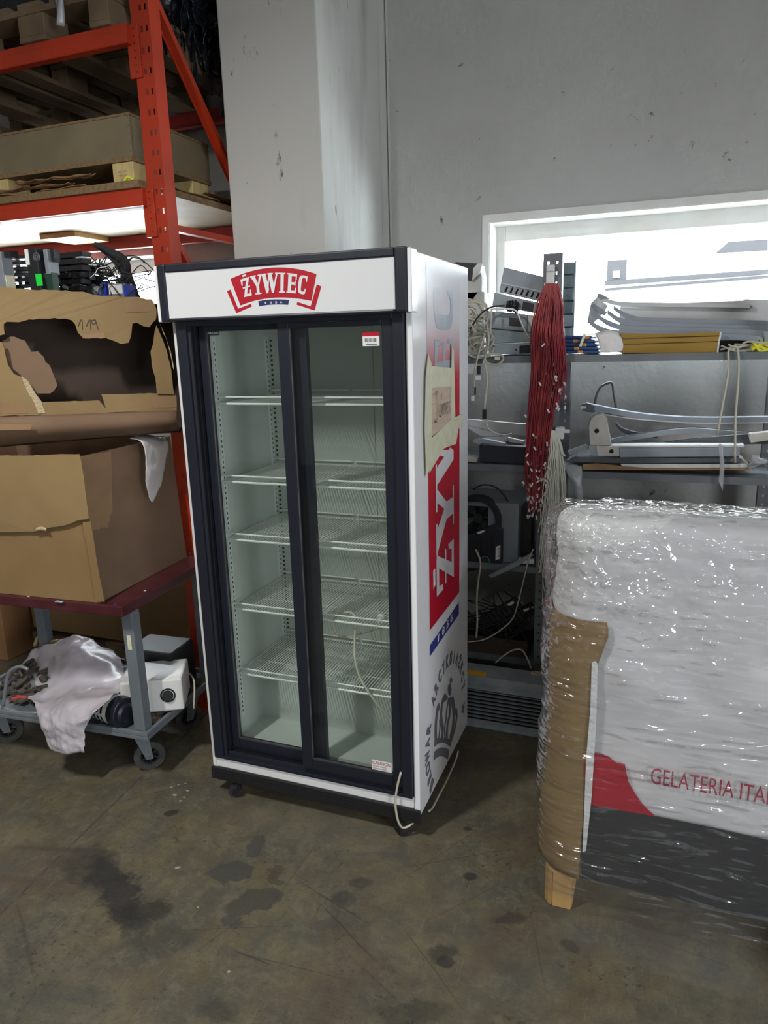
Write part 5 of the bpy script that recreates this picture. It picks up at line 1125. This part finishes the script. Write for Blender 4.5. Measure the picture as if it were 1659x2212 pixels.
# middle shelf, right bay
r = tthing('end_panel', 1305, 985, 3.2, 'beige rounded end panel with a bolt hole on the middle shelf', 'panel')
arc = [(1274, 962), (1272, 920), (1277, 905), (1288, 896), (1302, 893), (1310, 903), (1321, 963)]
tq(arc, 3.21, .012, 'stone_board', 'panel_face', r, bevel=.002); tq([(a-3 if a < 1300 else a+1, b-3 if b < 950 else b) for a, b in arc], 3.2225, .006, 'profile_grey', 'panel_edge', r)
ob('bolt', M().cyl(at(1289, 931, Y=3.2095), at(1289, 931, Y=3.2085), .010, 14), 'dark_slot', r)
r = tthing('foot_block', 1315, 988, 3.19, 'beige block with a bolt hole below the rounded end panel', 'block')
tq([(1288, 963), (1336, 966), (1338, 986), (1290, 985)], 3.18, .02, 'stone_board', 'block_face', r, bevel=.002); tq([(1272, 963), (1288, 963), (1290, 985), (1276, 984)], 3.182, .02, 'profile_grey', 'block_side', r)
ob('bolt', M().cyl(at(1321, 975, Y=3.1795), at(1321, 975, Y=3.1785), .009, 14), 'dark_slot', r)
cables('wire_bracket', [[at(a, b, Y=3.48) for a, b in ((1284, 890), (1287, 860), (1296, 838), (1310, 829), (1322, 828), (1326, 850), (1332, 886))]], .006, 'profile_dark', 'dark bent frame leaning on the wall above the end panel', 'frame')
r = tthing('dark_trim', 1450, 905, 3.4, 'long dark curved trim lying topmost on the middle shelf', 'profile')
strip_thing('trim_body', [(1268, 872), (1290, 876), (1350, 888), (1420, 897), (1520, 902), (1700, 900)], 12, 3.38, .05, 'profile_grey', None, None, par=r); strip_thing('trim_edge', [(1268, 888), (1350, 901), (1420, 908), (1520, 913), (1700, 911)], 2.5, 3.375, .05, 'profile_white', None, None, par=r)
tq([(1255, 874), (1268, 870), (1285, 876), (1284, 892), (1268, 890), (1258, 886)], 3.37, .03, 'profile_dark', 'trim_end', r, bevel=.003); tq([(1254, 878), (1266, 878), (1266, 882), (1254, 883)], 3.365, .01, 'enamel_white', 'clip', r)
strip_thing('dark_trim', [(1320, 950), (1380, 938), (1440, 929), (1500, 925), (1580, 931), (1700, 940)], 11, 3.32, .05, 'profile_grey', 'arched grey trim lying in the middle of the middle shelf')
strip_thing('dark_trim', [(1330, 912), (1345, 925), (1375, 934), (1420, 938)], 9, 3.42, .04, 'profile_dark', 'short dark curved trim behind the end panel')
strip_thing('dark_trim', [(1390, 962), (1480, 950), (1560, 942), (1615, 938), (1700, 936)], 22, 3.28, .02, 'profile_dark', 'wide dark board sloping up behind the grey board')
r = tthing('grey_board', 1470, 988, 3.2, 'flat grey board with white upper edge on the middle shelf', 'board')
tq([(1337, 968), (1598, 966), (1598, 986), (1340, 988)], 3.19, .02, 'profile_grey', 'board_face', r, bevel=.001); tq([(1318, 963), (1608, 962), (1608, 965.5), (1318, 967)], 3.188, .10, 'profile_white', 'top_edge', r)
tq([(1619, 938), (1670, 932), (1670, 950), (1622, 957)], 3.18, .05, 'stone_board', 'stone_offcut', label='beige stone offcut at the right end of the middle shelf', cat='block', bevel=.002)
tq([(1226, 974), (1264, 961), (1270, 969), (1240, 980), (1230, 981)], 3.2, .03, 'profile_grey', 'metal_offcut', label='grey metal offcut left of the end panel', cat='offcut')
r = tthing('flat_sheets', 1400, 1012, 3.2, 'dark flat sheet lying on the middle shelf under the boards', 'sheet'); tq([(1222, 996), (1240, 990), (1600, 992), (1600, 999), (1350, 1001), (1225, 998)], 3.16, .30, 'profile_dark', 'sheet', r)
tq([(1340, 1003), (1610, 1003), (1618, 1010), (1350, 1011)], 3.155, .28, 'profile_white', 'foam_sheet', label='white foam sheet between dark sheet and cardboard', cat='sheet', bevel=.001)
tq([(1258, 1003), (1290, 1001), (1336, 1006), (1400, 1011), (1610, 1011), (1625, 1015), (1500, 1016), (1260, 1015)], 3.153, .26, 'tape_brown', 'cardboard_sheet', label='torn brown cardboard lying on the edge of the middle shelf', cat='cardboard')
crumple('film_tuft', [[at(1618, 992, Y=3.15), at(1635, 982, Y=3.14), at(1648, 990, Y=3.15)], [at(1614, 1000, Y=3.13), at(1630, 998, Y=3.12), at(1652, 999, Y=3.13)], [at(1610, 1012, Y=3.15), at(1628, 1014, Y=3.14), at(1636, 1010, Y=3.15)]], 'plastic_bag', None, 'tuft of clear film at the right end of the middle shelf', 'film', 2, .02, 14, 12)
crumple('hanging_film', [[at(1222, 1004, Y=3.14), at(1240, 1003, Y=3.14), at(1258, 1006, Y=3.14)], [at(1225, 1025, Y=3.12), at(1240, 1030, Y=3.11), at(1257, 1040, Y=3.12)], [at(1238, 1045, Y=3.12), at(1248, 1055, Y=3.11), at(1259, 1070, Y=3.12)], [at(1246, 1085, Y=3.12), at(1250, 1090, Y=3.11), at(1256, 1095, Y=3.12)], [at(1238, 1118, Y=3.12), at(1241, 1121, Y=3.11), at(1244, 1123, Y=3.12)]], 'plastic_bag', None, 'strip of clear film hanging from the middle shelf beside the post', 'film', 8, .006, 10, 24)
crumple('film_tip', [[at(1552, 960, Y=3.12), at(1558, 960, Y=3.12), at(1562, 965, Y=3.12)], [at(1556, 1000, Y=3.12), at(1562, 1000, Y=3.115), at(1565, 1005, Y=3.12)], [at(1551, 1040, Y=3.12), at(1556, 1050, Y=3.115), at(1560, 1062, Y=3.12)]], 'plastic_bag', None, 'narrow clear film strip hanging below the beige cords', 'film', 6, .003, 6, 16)
# middle shelf, left bay
WL = 'white light rails on the middle shelf'
for i, (l, lab) in enumerate((([(990, 904), (1140, 917), (1140, 942), (990, 925)], 'wide white rail at the back'), ([(1008, 924), (1014, 921), (1082, 938), (1078, 946), (1040, 943)], 'white rail lying slantwise'), ([(1048, 944), (1092, 944), (1096, 954), (1052, 954)], 'short ribbed white rail'), ([(1096, 945), (1130, 953), (1130, 959), (1100, 955)], 'short white rail nearest the red wires'), ([(1022, 950), (1040, 947), (1092, 958), (1090, 965), (1022, 957)], 'grey rail in front'))):
    tq(l, 3.32-.03*i, .03, 'profile_white' if i < 4 else 'profile_grey', 'light_rail', label=lab+' on the middle shelf behind the fridge', cat='rail', group=WL, bevel=.001)
tq([(1035, 960), (1148, 966), (1146, 1006), (1035, 998)], 3.17, .25, 'navy_soft', 'black_case', label='flat black case on the middle shelf behind the fridge', cat='case', bevel=.004)
tq([(1000, 983), (1030, 989), (1028, 999), (1000, 996)], 3.155, .05, 'stone_board', 'white_offcut', label='small white block beside the flat black case', cat='block', bevel=.001)
cables('grey_wire', [[at(a, b, Y=3.15) for a, b in ((1052, 908), (1055, 925), (1070, 935), (1090, 939), (1105, 936))]], .0025, 'wire_grey', 'thin wire curling over the white rails', 'wire')
# lower shelves
r = thing('fan_unit', (-.72, 3.3, .713), 'grey sheet-metal fan unit with round black shroud on the lower shelf', 'fan')
a, b = at(1050, 1088, Y=3.19), at(1118, 1220, Y=3.19)
FX0, FX1, FZ = -.98, b.x, at(1100, 1088, Y=3.19).z
fm = bx(FX0, FX1, 3.19, 3.192, .714, FZ); ob('front_sheet', bx(FX0, FX0+.03, 3.19, 3.193, .714, FZ).box(a.x+.01, FX1, 3.19, 3.193, .714, FZ).box(FX0+.03, a.x+.01, 3.19, 3.193, .714, .74).box(FX0+.03, a.x+.01, 3.19, 3.193, FZ-.02, FZ), 'grey_metal', r)
ob('casing', bx(FX0, FX1, 3.30, 3.50, .714, FZ).box(FX1-.004, FX1, 3.194, 3.3, .714, FZ).box(FX0, FX1-.004, 3.194, 3.3, FZ-.004, FZ), 'grey_metal', r, bevel=.002)
fc = at(1030, 1122, Y=3.18); fr_ = .105
ob('shroud', M().ring((fc.x, 3.18, fc.z), (0, 1, 0), fr_-.012, fr_+.012, .04, 32), 'black_plastic', r, smooth=.6); ob('shroud', M().ring((fc.x, 3.24, fc.z), (0, 1, 0), .08, fr_+.003, .004, 32), 'rubber_black', r)
for k in range(5):
    th = k*1.257; ob('fan_blade', M().grid(lambda u, v: (fc.x+(.02+.075*u)*math.cos(th+v*.8), 3.21+.03*v, fc.z+(.02+.075*u)*math.sin(th+v*.8)), 4, 4, .002), 'rubber_black', r, smooth=True)
ob('motor_hub', M().cyl((fc.x, 3.2, fc.z), (fc.x, 3.25, fc.z), .024, 16), 'rubber_black', r)
ob('orange_sticker', M().cyl((FX1-.09, 3.26, FZ+.0002), (FX1-.09, 3.26, FZ+.001), .02, 16), 'tape_brown', r)
cables('black_hose', [[at(a, b, Y=3.22) for a, b in ((1022, 1058), (1040, 1048), (1065, 1050), (1085, 1065), (1097, 1083))]], .004, 'rubber_black', 'black hose arching over the fan unit', 'hose')
r = thing('control_unit', (-.75, 3.17, .713), 'black ribbed control unit with white barcode label before the fan unit', 'electronics')
tq([(1000, 1160), (1070, 1133), (1085, 1145), (1084, 1215), (1078, 1222), (1000, 1238)], 3.155, .03, 'navy_soft', 'casing', r, bevel=.003)
for k in range(5): tq([(1012+k*12, 1168-k*3), (1016+k*12, 1167-k*3), (1018+k*12, 1210-k*2), (1014+k*12, 1211-k*2)], 3.1535, .0015, 'black_plastic', 'rib', r)
l_ = tq([(1071, 1181), (1081, 1178), (1080, 1207), (1070, 1210)], 3.153, .001, 'paper', 'white_label', r); q = M()
for k in range(7): a, b = at(1076.5, 1184+k*3, Y=3.1525), at(1079.5, 1185.2+k*3, Y=3.1525); q.box(a.x, b.x, 3.152, 3.1528, b.z, a.z)
ob('barcode', q, 'ink', l_); tq([(1030, 1150), (1044, 1145), (1048, 1148), (1034, 1154)], 3.153, .001, 'paper', 'white_label', r)
tq([(1118, 1092), (1148, 1100), (1146, 1215), (1120, 1218)], 3.26, .10, 'black_plastic', 'terminal_strip', label='dark ribbed strip right of the fan unit', cat='electronics')
tq([(1055, 1243), (1110, 1215), (1146, 1196), (1152, 1200), (1120, 1222), (1062, 1249)], 3.12, .02, 'grey_metal', 'sheet_offcut', label='bent sheet metal edge sticking out of the lower shelf', cat='offcut')
tq([(1120, 1206), (1153, 1208), (1153, 1218), (1120, 1217)], 3.13, .02, 'profile_white', 'pale_offcut', label='pale flat offcut beside the shelving post', cat='offcut')
for i, (cx, cy, an) in enumerate(((1085, 1318, .62), (1118, 1330, .6), (1060, 1345, .62), (1100, 1352, .55))):
    r = tthing('contactor_row', cx, cy, 3.2, 'row of dark contactors lying slantwise on the bottom shelf, '+('highest', 'right', 'left', 'front')[i], 'electronics', 'contactor rows on the bottom shelf')
    p = at(cx, cy, Y=3.2+i*.03); d = V((math.cos(an), 0, math.sin(an)))
    ob('rail', M().bar(p-d*.11, p+d*.11, .05, .012, (0, -1, 0)), 'grey_metal', r)
    for k in range(9): q = p+d*(-.10+.024*k)-V((0, .018, 0)); ob('contactor', M().bar(q-d*.010, q+d*.010, .055, .035, (0, -1, 0)), 'black_plastic', r)
    ob('connector', M().cbox(p+d*.06+V((0, -.04, .02)), (.03, .01, .012), 0, 0, -an), 'paper' if i % 2 else 'profile_white', r)
    if i == 1: ob('yellow_tag', M().cbox(p+d*.10+V((0, -.04, .012)), (.022, .006, .012)), 'yellow_plastic', r)
r = thing('scrap_box', (-.75, 3.25, .251), 'shallow brown box full of wires on the bottom shelf', 'box')
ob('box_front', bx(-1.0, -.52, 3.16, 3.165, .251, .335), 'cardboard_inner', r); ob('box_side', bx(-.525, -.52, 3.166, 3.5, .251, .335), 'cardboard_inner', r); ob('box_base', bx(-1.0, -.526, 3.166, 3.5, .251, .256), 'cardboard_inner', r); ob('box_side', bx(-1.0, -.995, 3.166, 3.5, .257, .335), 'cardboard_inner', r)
cables('pale_cable', [[at(a, b, Y=3.12) for a, b in ((1152, 1186), (1142, 1210), (1132, 1250), (1122, 1290), (1108, 1335), (1080, 1362), (1045, 1382), (1008, 1387))]], .0035, 'cable_beige', 'long pale cord curving down in front of the lower shelves', 'cord')
cables('pale_cable', [[at(a, b, Y=3.10) for a, b in ((1028, 1187), (1038, 1215), (1034, 1250), (1030, 1290), (1031, 1340), (1029, 1378))]], .005, 'cable_beige', 'thick pale cord dropping from the black control unit', 'cord')
cables('green_wire', [[at(a, b, Y=3.12) for a, b in ((1038, 1206), (1050, 1202), (1057, 1212), (1052, 1228), (1045, 1229))]], .002, 'cable_green', 'thin green wire below the black control unit', 'wire')
cables('pale_cable', [[at(a, b, Y=3.10) for a, b in ((1070, 1432), (1090, 1415), (1110, 1404), (1128, 1405), (1140, 1425), (1147, 1444))]], .004, 'cable_beige', 'pale cord arching above the finned heater', 'cord')
r_ = random.Random(15); cables('black_wires', [[at(1010+r_.uniform(0, 120)+r_.uniform(-20, 20)*i, 1290+r_.uniform(0, 90)+r_.uniform(-10, 14)*i, Y=3.14+r_.uniform(0, .1)) for i in range(4)] for k in range(26)], .003, 'rubber_black', 'tangle of dark wires on the bottom shelf', 'wires', kind='stuff', n=5)
ob('dark_bin', bx(-.39, .40, 3.2, 3.5, .713, .93), 'navy_soft', None, 'dark bin on the lower shelf behind the wrapped cabinet', 'bin', bevel=.01)
ob('dark_carton', bx(-.36, .40, 3.2, 3.5, .251, .60), 'navy_soft', None, 'dark carton on the bottom shelf behind the wrapped cabinet', 'box', bevel=.006)
a, b = at(1195, 1352, Y=3.10), at(1222, 1560, Y=3.10); ob('cardboard_sheet', bx(a.x, a.x+.25, 3.09, 3.10, .002, a.z), 'cardboard_brown', None, 'brown cardboard panel standing behind the wrapped cabinet', 'cardboard')
# finned heater on the floor
HX0, HX1, HY0, HY1 = -.97, -.392, 2.905, 3.03
HH = thing('finned_heater', ((HX0+HX1)/2, 2.96, 0), 'low galvanised finned heater on the floor between fridge and wrapped cabinet', 'heater')
ob('top_cover', bx(HX0, HX1, HY0, HY1, .248, .252).box(HX0, HX1, HY0, HY0+.003, .190, .248).box(HX0, HX1, HY0-.004, HY0, .188, .193).box(HX0, HX1, HY0-.003, HY0, .214, .217), 'galvanised', HH)
ob('base_rail', bx(HX0, HX1-.012, HY0, HY0+.003, .004, .036).box(HX0, HX1, HY0-.01, HY1, .001, .004), 'galvanised', HH)
ob('end_frame', bx(HX1-.011, HX1, HY0-.004, HY0+.01, .0045, .187), 'galvanised', HH); ob('end_frame', bx(HX0, HX0+.011, HY0-.004, HY0+.01, .0045, .187), 'galvanised', HH)
ob('end_plate', bx(HX1-.003, HX1, HY0+.011, HY1, .0045, .2475), 'grey_metal', HH); ob('core', bx(HX0+.012, HX1-.012, HY0+.02, HY1-.002, .037, .187), 'dark_slot', HH)
for k in range(8): z = .044+k*.0188; ob('fin', bx(HX0+.011, HX1-.0115, HY0+.003, HY0+.018, z, z+.0028), 'galvanised', HH)
ob('screw', M().cyl((HX1-.012, HY0-.0005, .232), (HX1-.012, HY0-.003, .232), .004, 10), 'steel', HH)
a, b = at(985, 1428, Z=.2525), at(1053, 1449, Z=.2525); yl = ob('yellow_label', bx(a.x, -.665, HY0+.006, HY0+.05, .2522, .2528), 'yellow_label', HH)

p = at(1158, 1454, Z=.2525); ob('round_sticker', M().cyl((p.x, p.y, .2521), (p.x, p.y, .2528), .024, 20), 'note_card', HH); ob('sticker_stroke', M().bar((p.x-.018, p.y+.012, .2530), (p.x+.018, p.y-.012, .2530), .002, .0004), 'ink', HH)
cables('white_cables', [[at(a, b, Y=3.0) for a, b in l] for l in ([(1183, 1472), (1200, 1480), (1210, 1500), (1216, 1520)], [(1183, 1482), (1192, 1490), (1205, 1510), (1214, 1530)], [(1183, 1490), (1187, 1510), (1184, 1525)], [(1182, 1548), (1200, 1550), (1214, 1542)], [(1184, 1515), (1200, 1522), (1216, 1538)])], .004, 'cable_beige', 'pale cables looping between heater and wrapped cabinet', 'cables', kind='stuff')

# ================= WRAPPED DISPLAY CABINET ON A PALLET =================
WY = 1.93; wz0, wz1 = .14, 1.268; wx0, wx1, wy1 = -.255, 1.05, 2.55
WP = thing('pallet_bearers', (.4, 2.2, 0), 'new timber pallet bearers under the wrapped cabinet', 'pallet')
for x in (-.250, .40, .95):
    pf = [(x, WY+.03, 0), (x+.012, WY+.012, 0), (x+.024, WY+.004, 0), (x+.082, WY+.004, 0), (x+.086, WY+.02, 0), (x+.086, 2.5, 0), (x, 2.5, 0)]
    ob('bearer', M().prism([V(p)+V((0, 0, .001)) for p in pf], (0, 0, .132)), 'wood_new', WP, bevel=.003)
ob('bearer_crack', bx(-.2245, -.2235, WY+.0032, WY+.004, .001, .125), 'dark_slot', WP)
WC = thing('wrapped_cabinet', (.4, 2.2, .134), 'white ice-cream display cabinet wrapped in stretch film, red lettering on front', 'display cabinet')
def rr_profile(t, r=.12, off=0):
    """plan outline, front-left corner rounded: t 0..1 from back left round to the right end"""
    x0, y0 = wx0-off, WY-off; seg = [(x0, wy1), (x0, y0+r)]; L1 = wy1-y0-r; L2 = 1.571*r; L3 = wx1-x0-r; s = t*(L1+L2+L3)
    if s < L1: return V((x0, wy1-s, 0))
    if s < L1+L2: a = (s-L1)/r; return V((x0+r-r*math.cos(a), y0+r-r*math.sin(a), 0))
    return V((x0+r+s-L1-L2, y0, 0))
def cabf(off, amp, seed, rt=.05, zlo=wz0, zt=wz1):
    def fn(u, v):
        # v 0..1 : up the wall, round the top edge, then back over the falling top
        p = rr_profile(u, .12, off); zl = zt-.30*max(0, p.y-WY-.14)
        H = zt-rt-zlo; L = H+rt*1.571+.55; s = v*L
        c = V((min(max(p.x, wx0+.12), wx1), min(max(p.y, WY+.12), wy1), 0)); n = (p-c); n.z = 0
        n = n.normalized() if n.length > 1e-6 else V((0, -1, 0))
        if s < H: q = V((p.x, p.y, zlo+s*(zl-rt-zlo)/H))
        elif s < H+rt*1.571: a = (s-H)/rt; q = V((p.x, p.y, zl-rt+rt*math.sin(a)))-n*(rt-rt*math.cos(a))
        else:
            t = s-H-rt*1.571; q = V((p.x, p.y, 0))-n*rt; q = V((min(q.x+(t*.3 if p.x < wx0+.13 else 0), wx1), min(q.y+t, wy1), 0)); q.z = zt+off*.5-.30*max(0, q.y-WY-.14)
        d = amp*(min(1, max(.35, (q.z-.45)*3)) if seed == 1 else 1)*(noise.noise(V((p.x*5+seed, q.z*7+p.x*2, p.y*5)))+.5*noise.noise(V((p.x*13+seed, q.z*17, p.y*13))))
        return q+n*d+V((0, 0, d*.5 if s > H else 0))
    return fn
ob('cabinet_body', M().grid(cabf(0, .013, 1), 150, 110), 'cab_white', WC, smooth=True)
ob('cabinet_top', bx(wx0+.12, wx1, WY+.16, wy1, wz1-.14, wz1-.11), 'cab_white', WC)
def fpl(l, y): return [at(a, b, Y=y) for a, b in l]
FY = WY-.0115
def front_plate(name, l, mt, y=FY, **k): return ob(name, M().prism(fpl(l, y), (0, .0015, 0)), mt, WC, **k)
front_plate('red_print', [(1262, 1640), (1278, 1630), (1300, 1629), (1316, 1636), (1332, 1648), (1350, 1651), (1352, 1665), (1358, 1690), (1372, 1715), (1388, 1738), (1416, 1764), (1380, 1757), (1258, 1736)], 'cab_red', FY-.001)
front_plate('dark_base_panel', [(1258, 1735), (1330, 1748), (1420, 1764), (1540, 1788), (1700, 1824), (1720, 2010), (1500, 1952), (1256, 1896)], 'slate', FY-.0008)
a, b, c = at(1405, 1692, Y=FY-.0016), at(1660, 1738, Y=FY-.0016), at(1409, 1660, Y=FY-.0016)
ob('red_lettering', text3(M(), 'GELATERIA ITALIANA', a, (b-a)*1.38, V((0, 0, c.z-a.z+.003))), 'cab_text', WC)
# bubble-wrap / foam corner at upper left
def foam(u, v):
    q = cabf(.006, .006, 5)(.30+.37*u, .62+.29*v); return q
ob('foam_corner', M().grid(lambda u, v: cabf(.008-.020*max(0, 1-v*2.5)-.02*max(0, u*4-3), .013, 1)(.22+.30*u, (.505+.16*u**1.5+.012*noise.noise(V((u*7, 2, 1))))*(1-v)+.76*v), 70, 60), 'foam_white', WC, smooth=True)
# cardboard edge guard wrapped round the corner
def guard(u, v):
    top, bot = 1.0, .12
    t = .24+.140*u; p = rr_profile(t, .12, .011+.003*math.sin(v*9))
    zt = at(1245+(1300-1245)*u, 1322+18*u+8*math.sin(u*3), Y=WY).z; zb = at(1205+50*u, 1860+33*u, Y=WY).z
    z = zb+(zt-zb)*v; 
    if u > .5 and v > .80: p.x += .035*(u-.5)*2*max(0, 1-abs(v-.96)/.16)
    return V((p.x-.02*(1-v)**2, p.y-.006*(1-v), z))
ob('cardboard_guard', M().grid(guard, 20, 40, .004), 'cardboard_light', WC, smooth=True)
front_plate('edge_strip', [(1278, 1432), (1285, 1428), (1291, 1434), (1288, 1560), (1278, 1720), (1266, 1838), (1258, 1842), (1266, 1640), (1275, 1530)], 'foam_white', FY-.008, bevel=.001)
# stretch film
def film_fn(u, v, f=cabf(.030, .011, 9, zlo=.075)):
    q = f(u, v); a = (q.x-wx0)-(q.y-WY); z = q.z
    s = a*.96+z*.25; t = z*.96-a*.20
    r1 = (1-abs(noise.noise(V((s*2.2, t*15, 3)))))**9; r2 = (1-abs(noise.noise(V((s*4, t*34, 9)))))**7
    w_ = min(1, max(0, (z-.85)*2.2))*min(1, max(.15, 1.15-a*1.1)); r3 = (1-abs(noise.noise(V((s*26, t*30, 5)))))**5
    d = r1*.0045+r2*.0022*(1-w_*.5)+r3*.0055*w_
    c = V((min(max(q.x, wx0+.12), wx1), min(max(q.y, WY+.12), wy1), q.z)); n = q-c; n.z = 0; n = n.normalized() if n.length > 1e-4 else V((0, 0, 1))
    return q+n*d
ob('stretch_film', M().grid(film_fn, 330, 230), 'film', WC, smooth=True)
FF = [[at(1275, 1095, Y=1.99), at(1262, 1110, Y=2.02), at(1252, 1130, Y=2.05)], [at(1262, 1150, Y=1.98), at(1238, 1165, Y=2.03), at(1228, 1180, Y=2.08)], [at(1256, 1200, Y=1.98), at(1222, 1205, Y=2.03), at(1200, 1212, Y=2.10)], [at(1248, 1226, Y=1.98), at(1222, 1232, Y=2.03), at(1198, 1240, Y=2.10)]]
crumple('film_fin', FF, 'film_flat', WC, None, None, 12, .010, 16, 24, .0006)
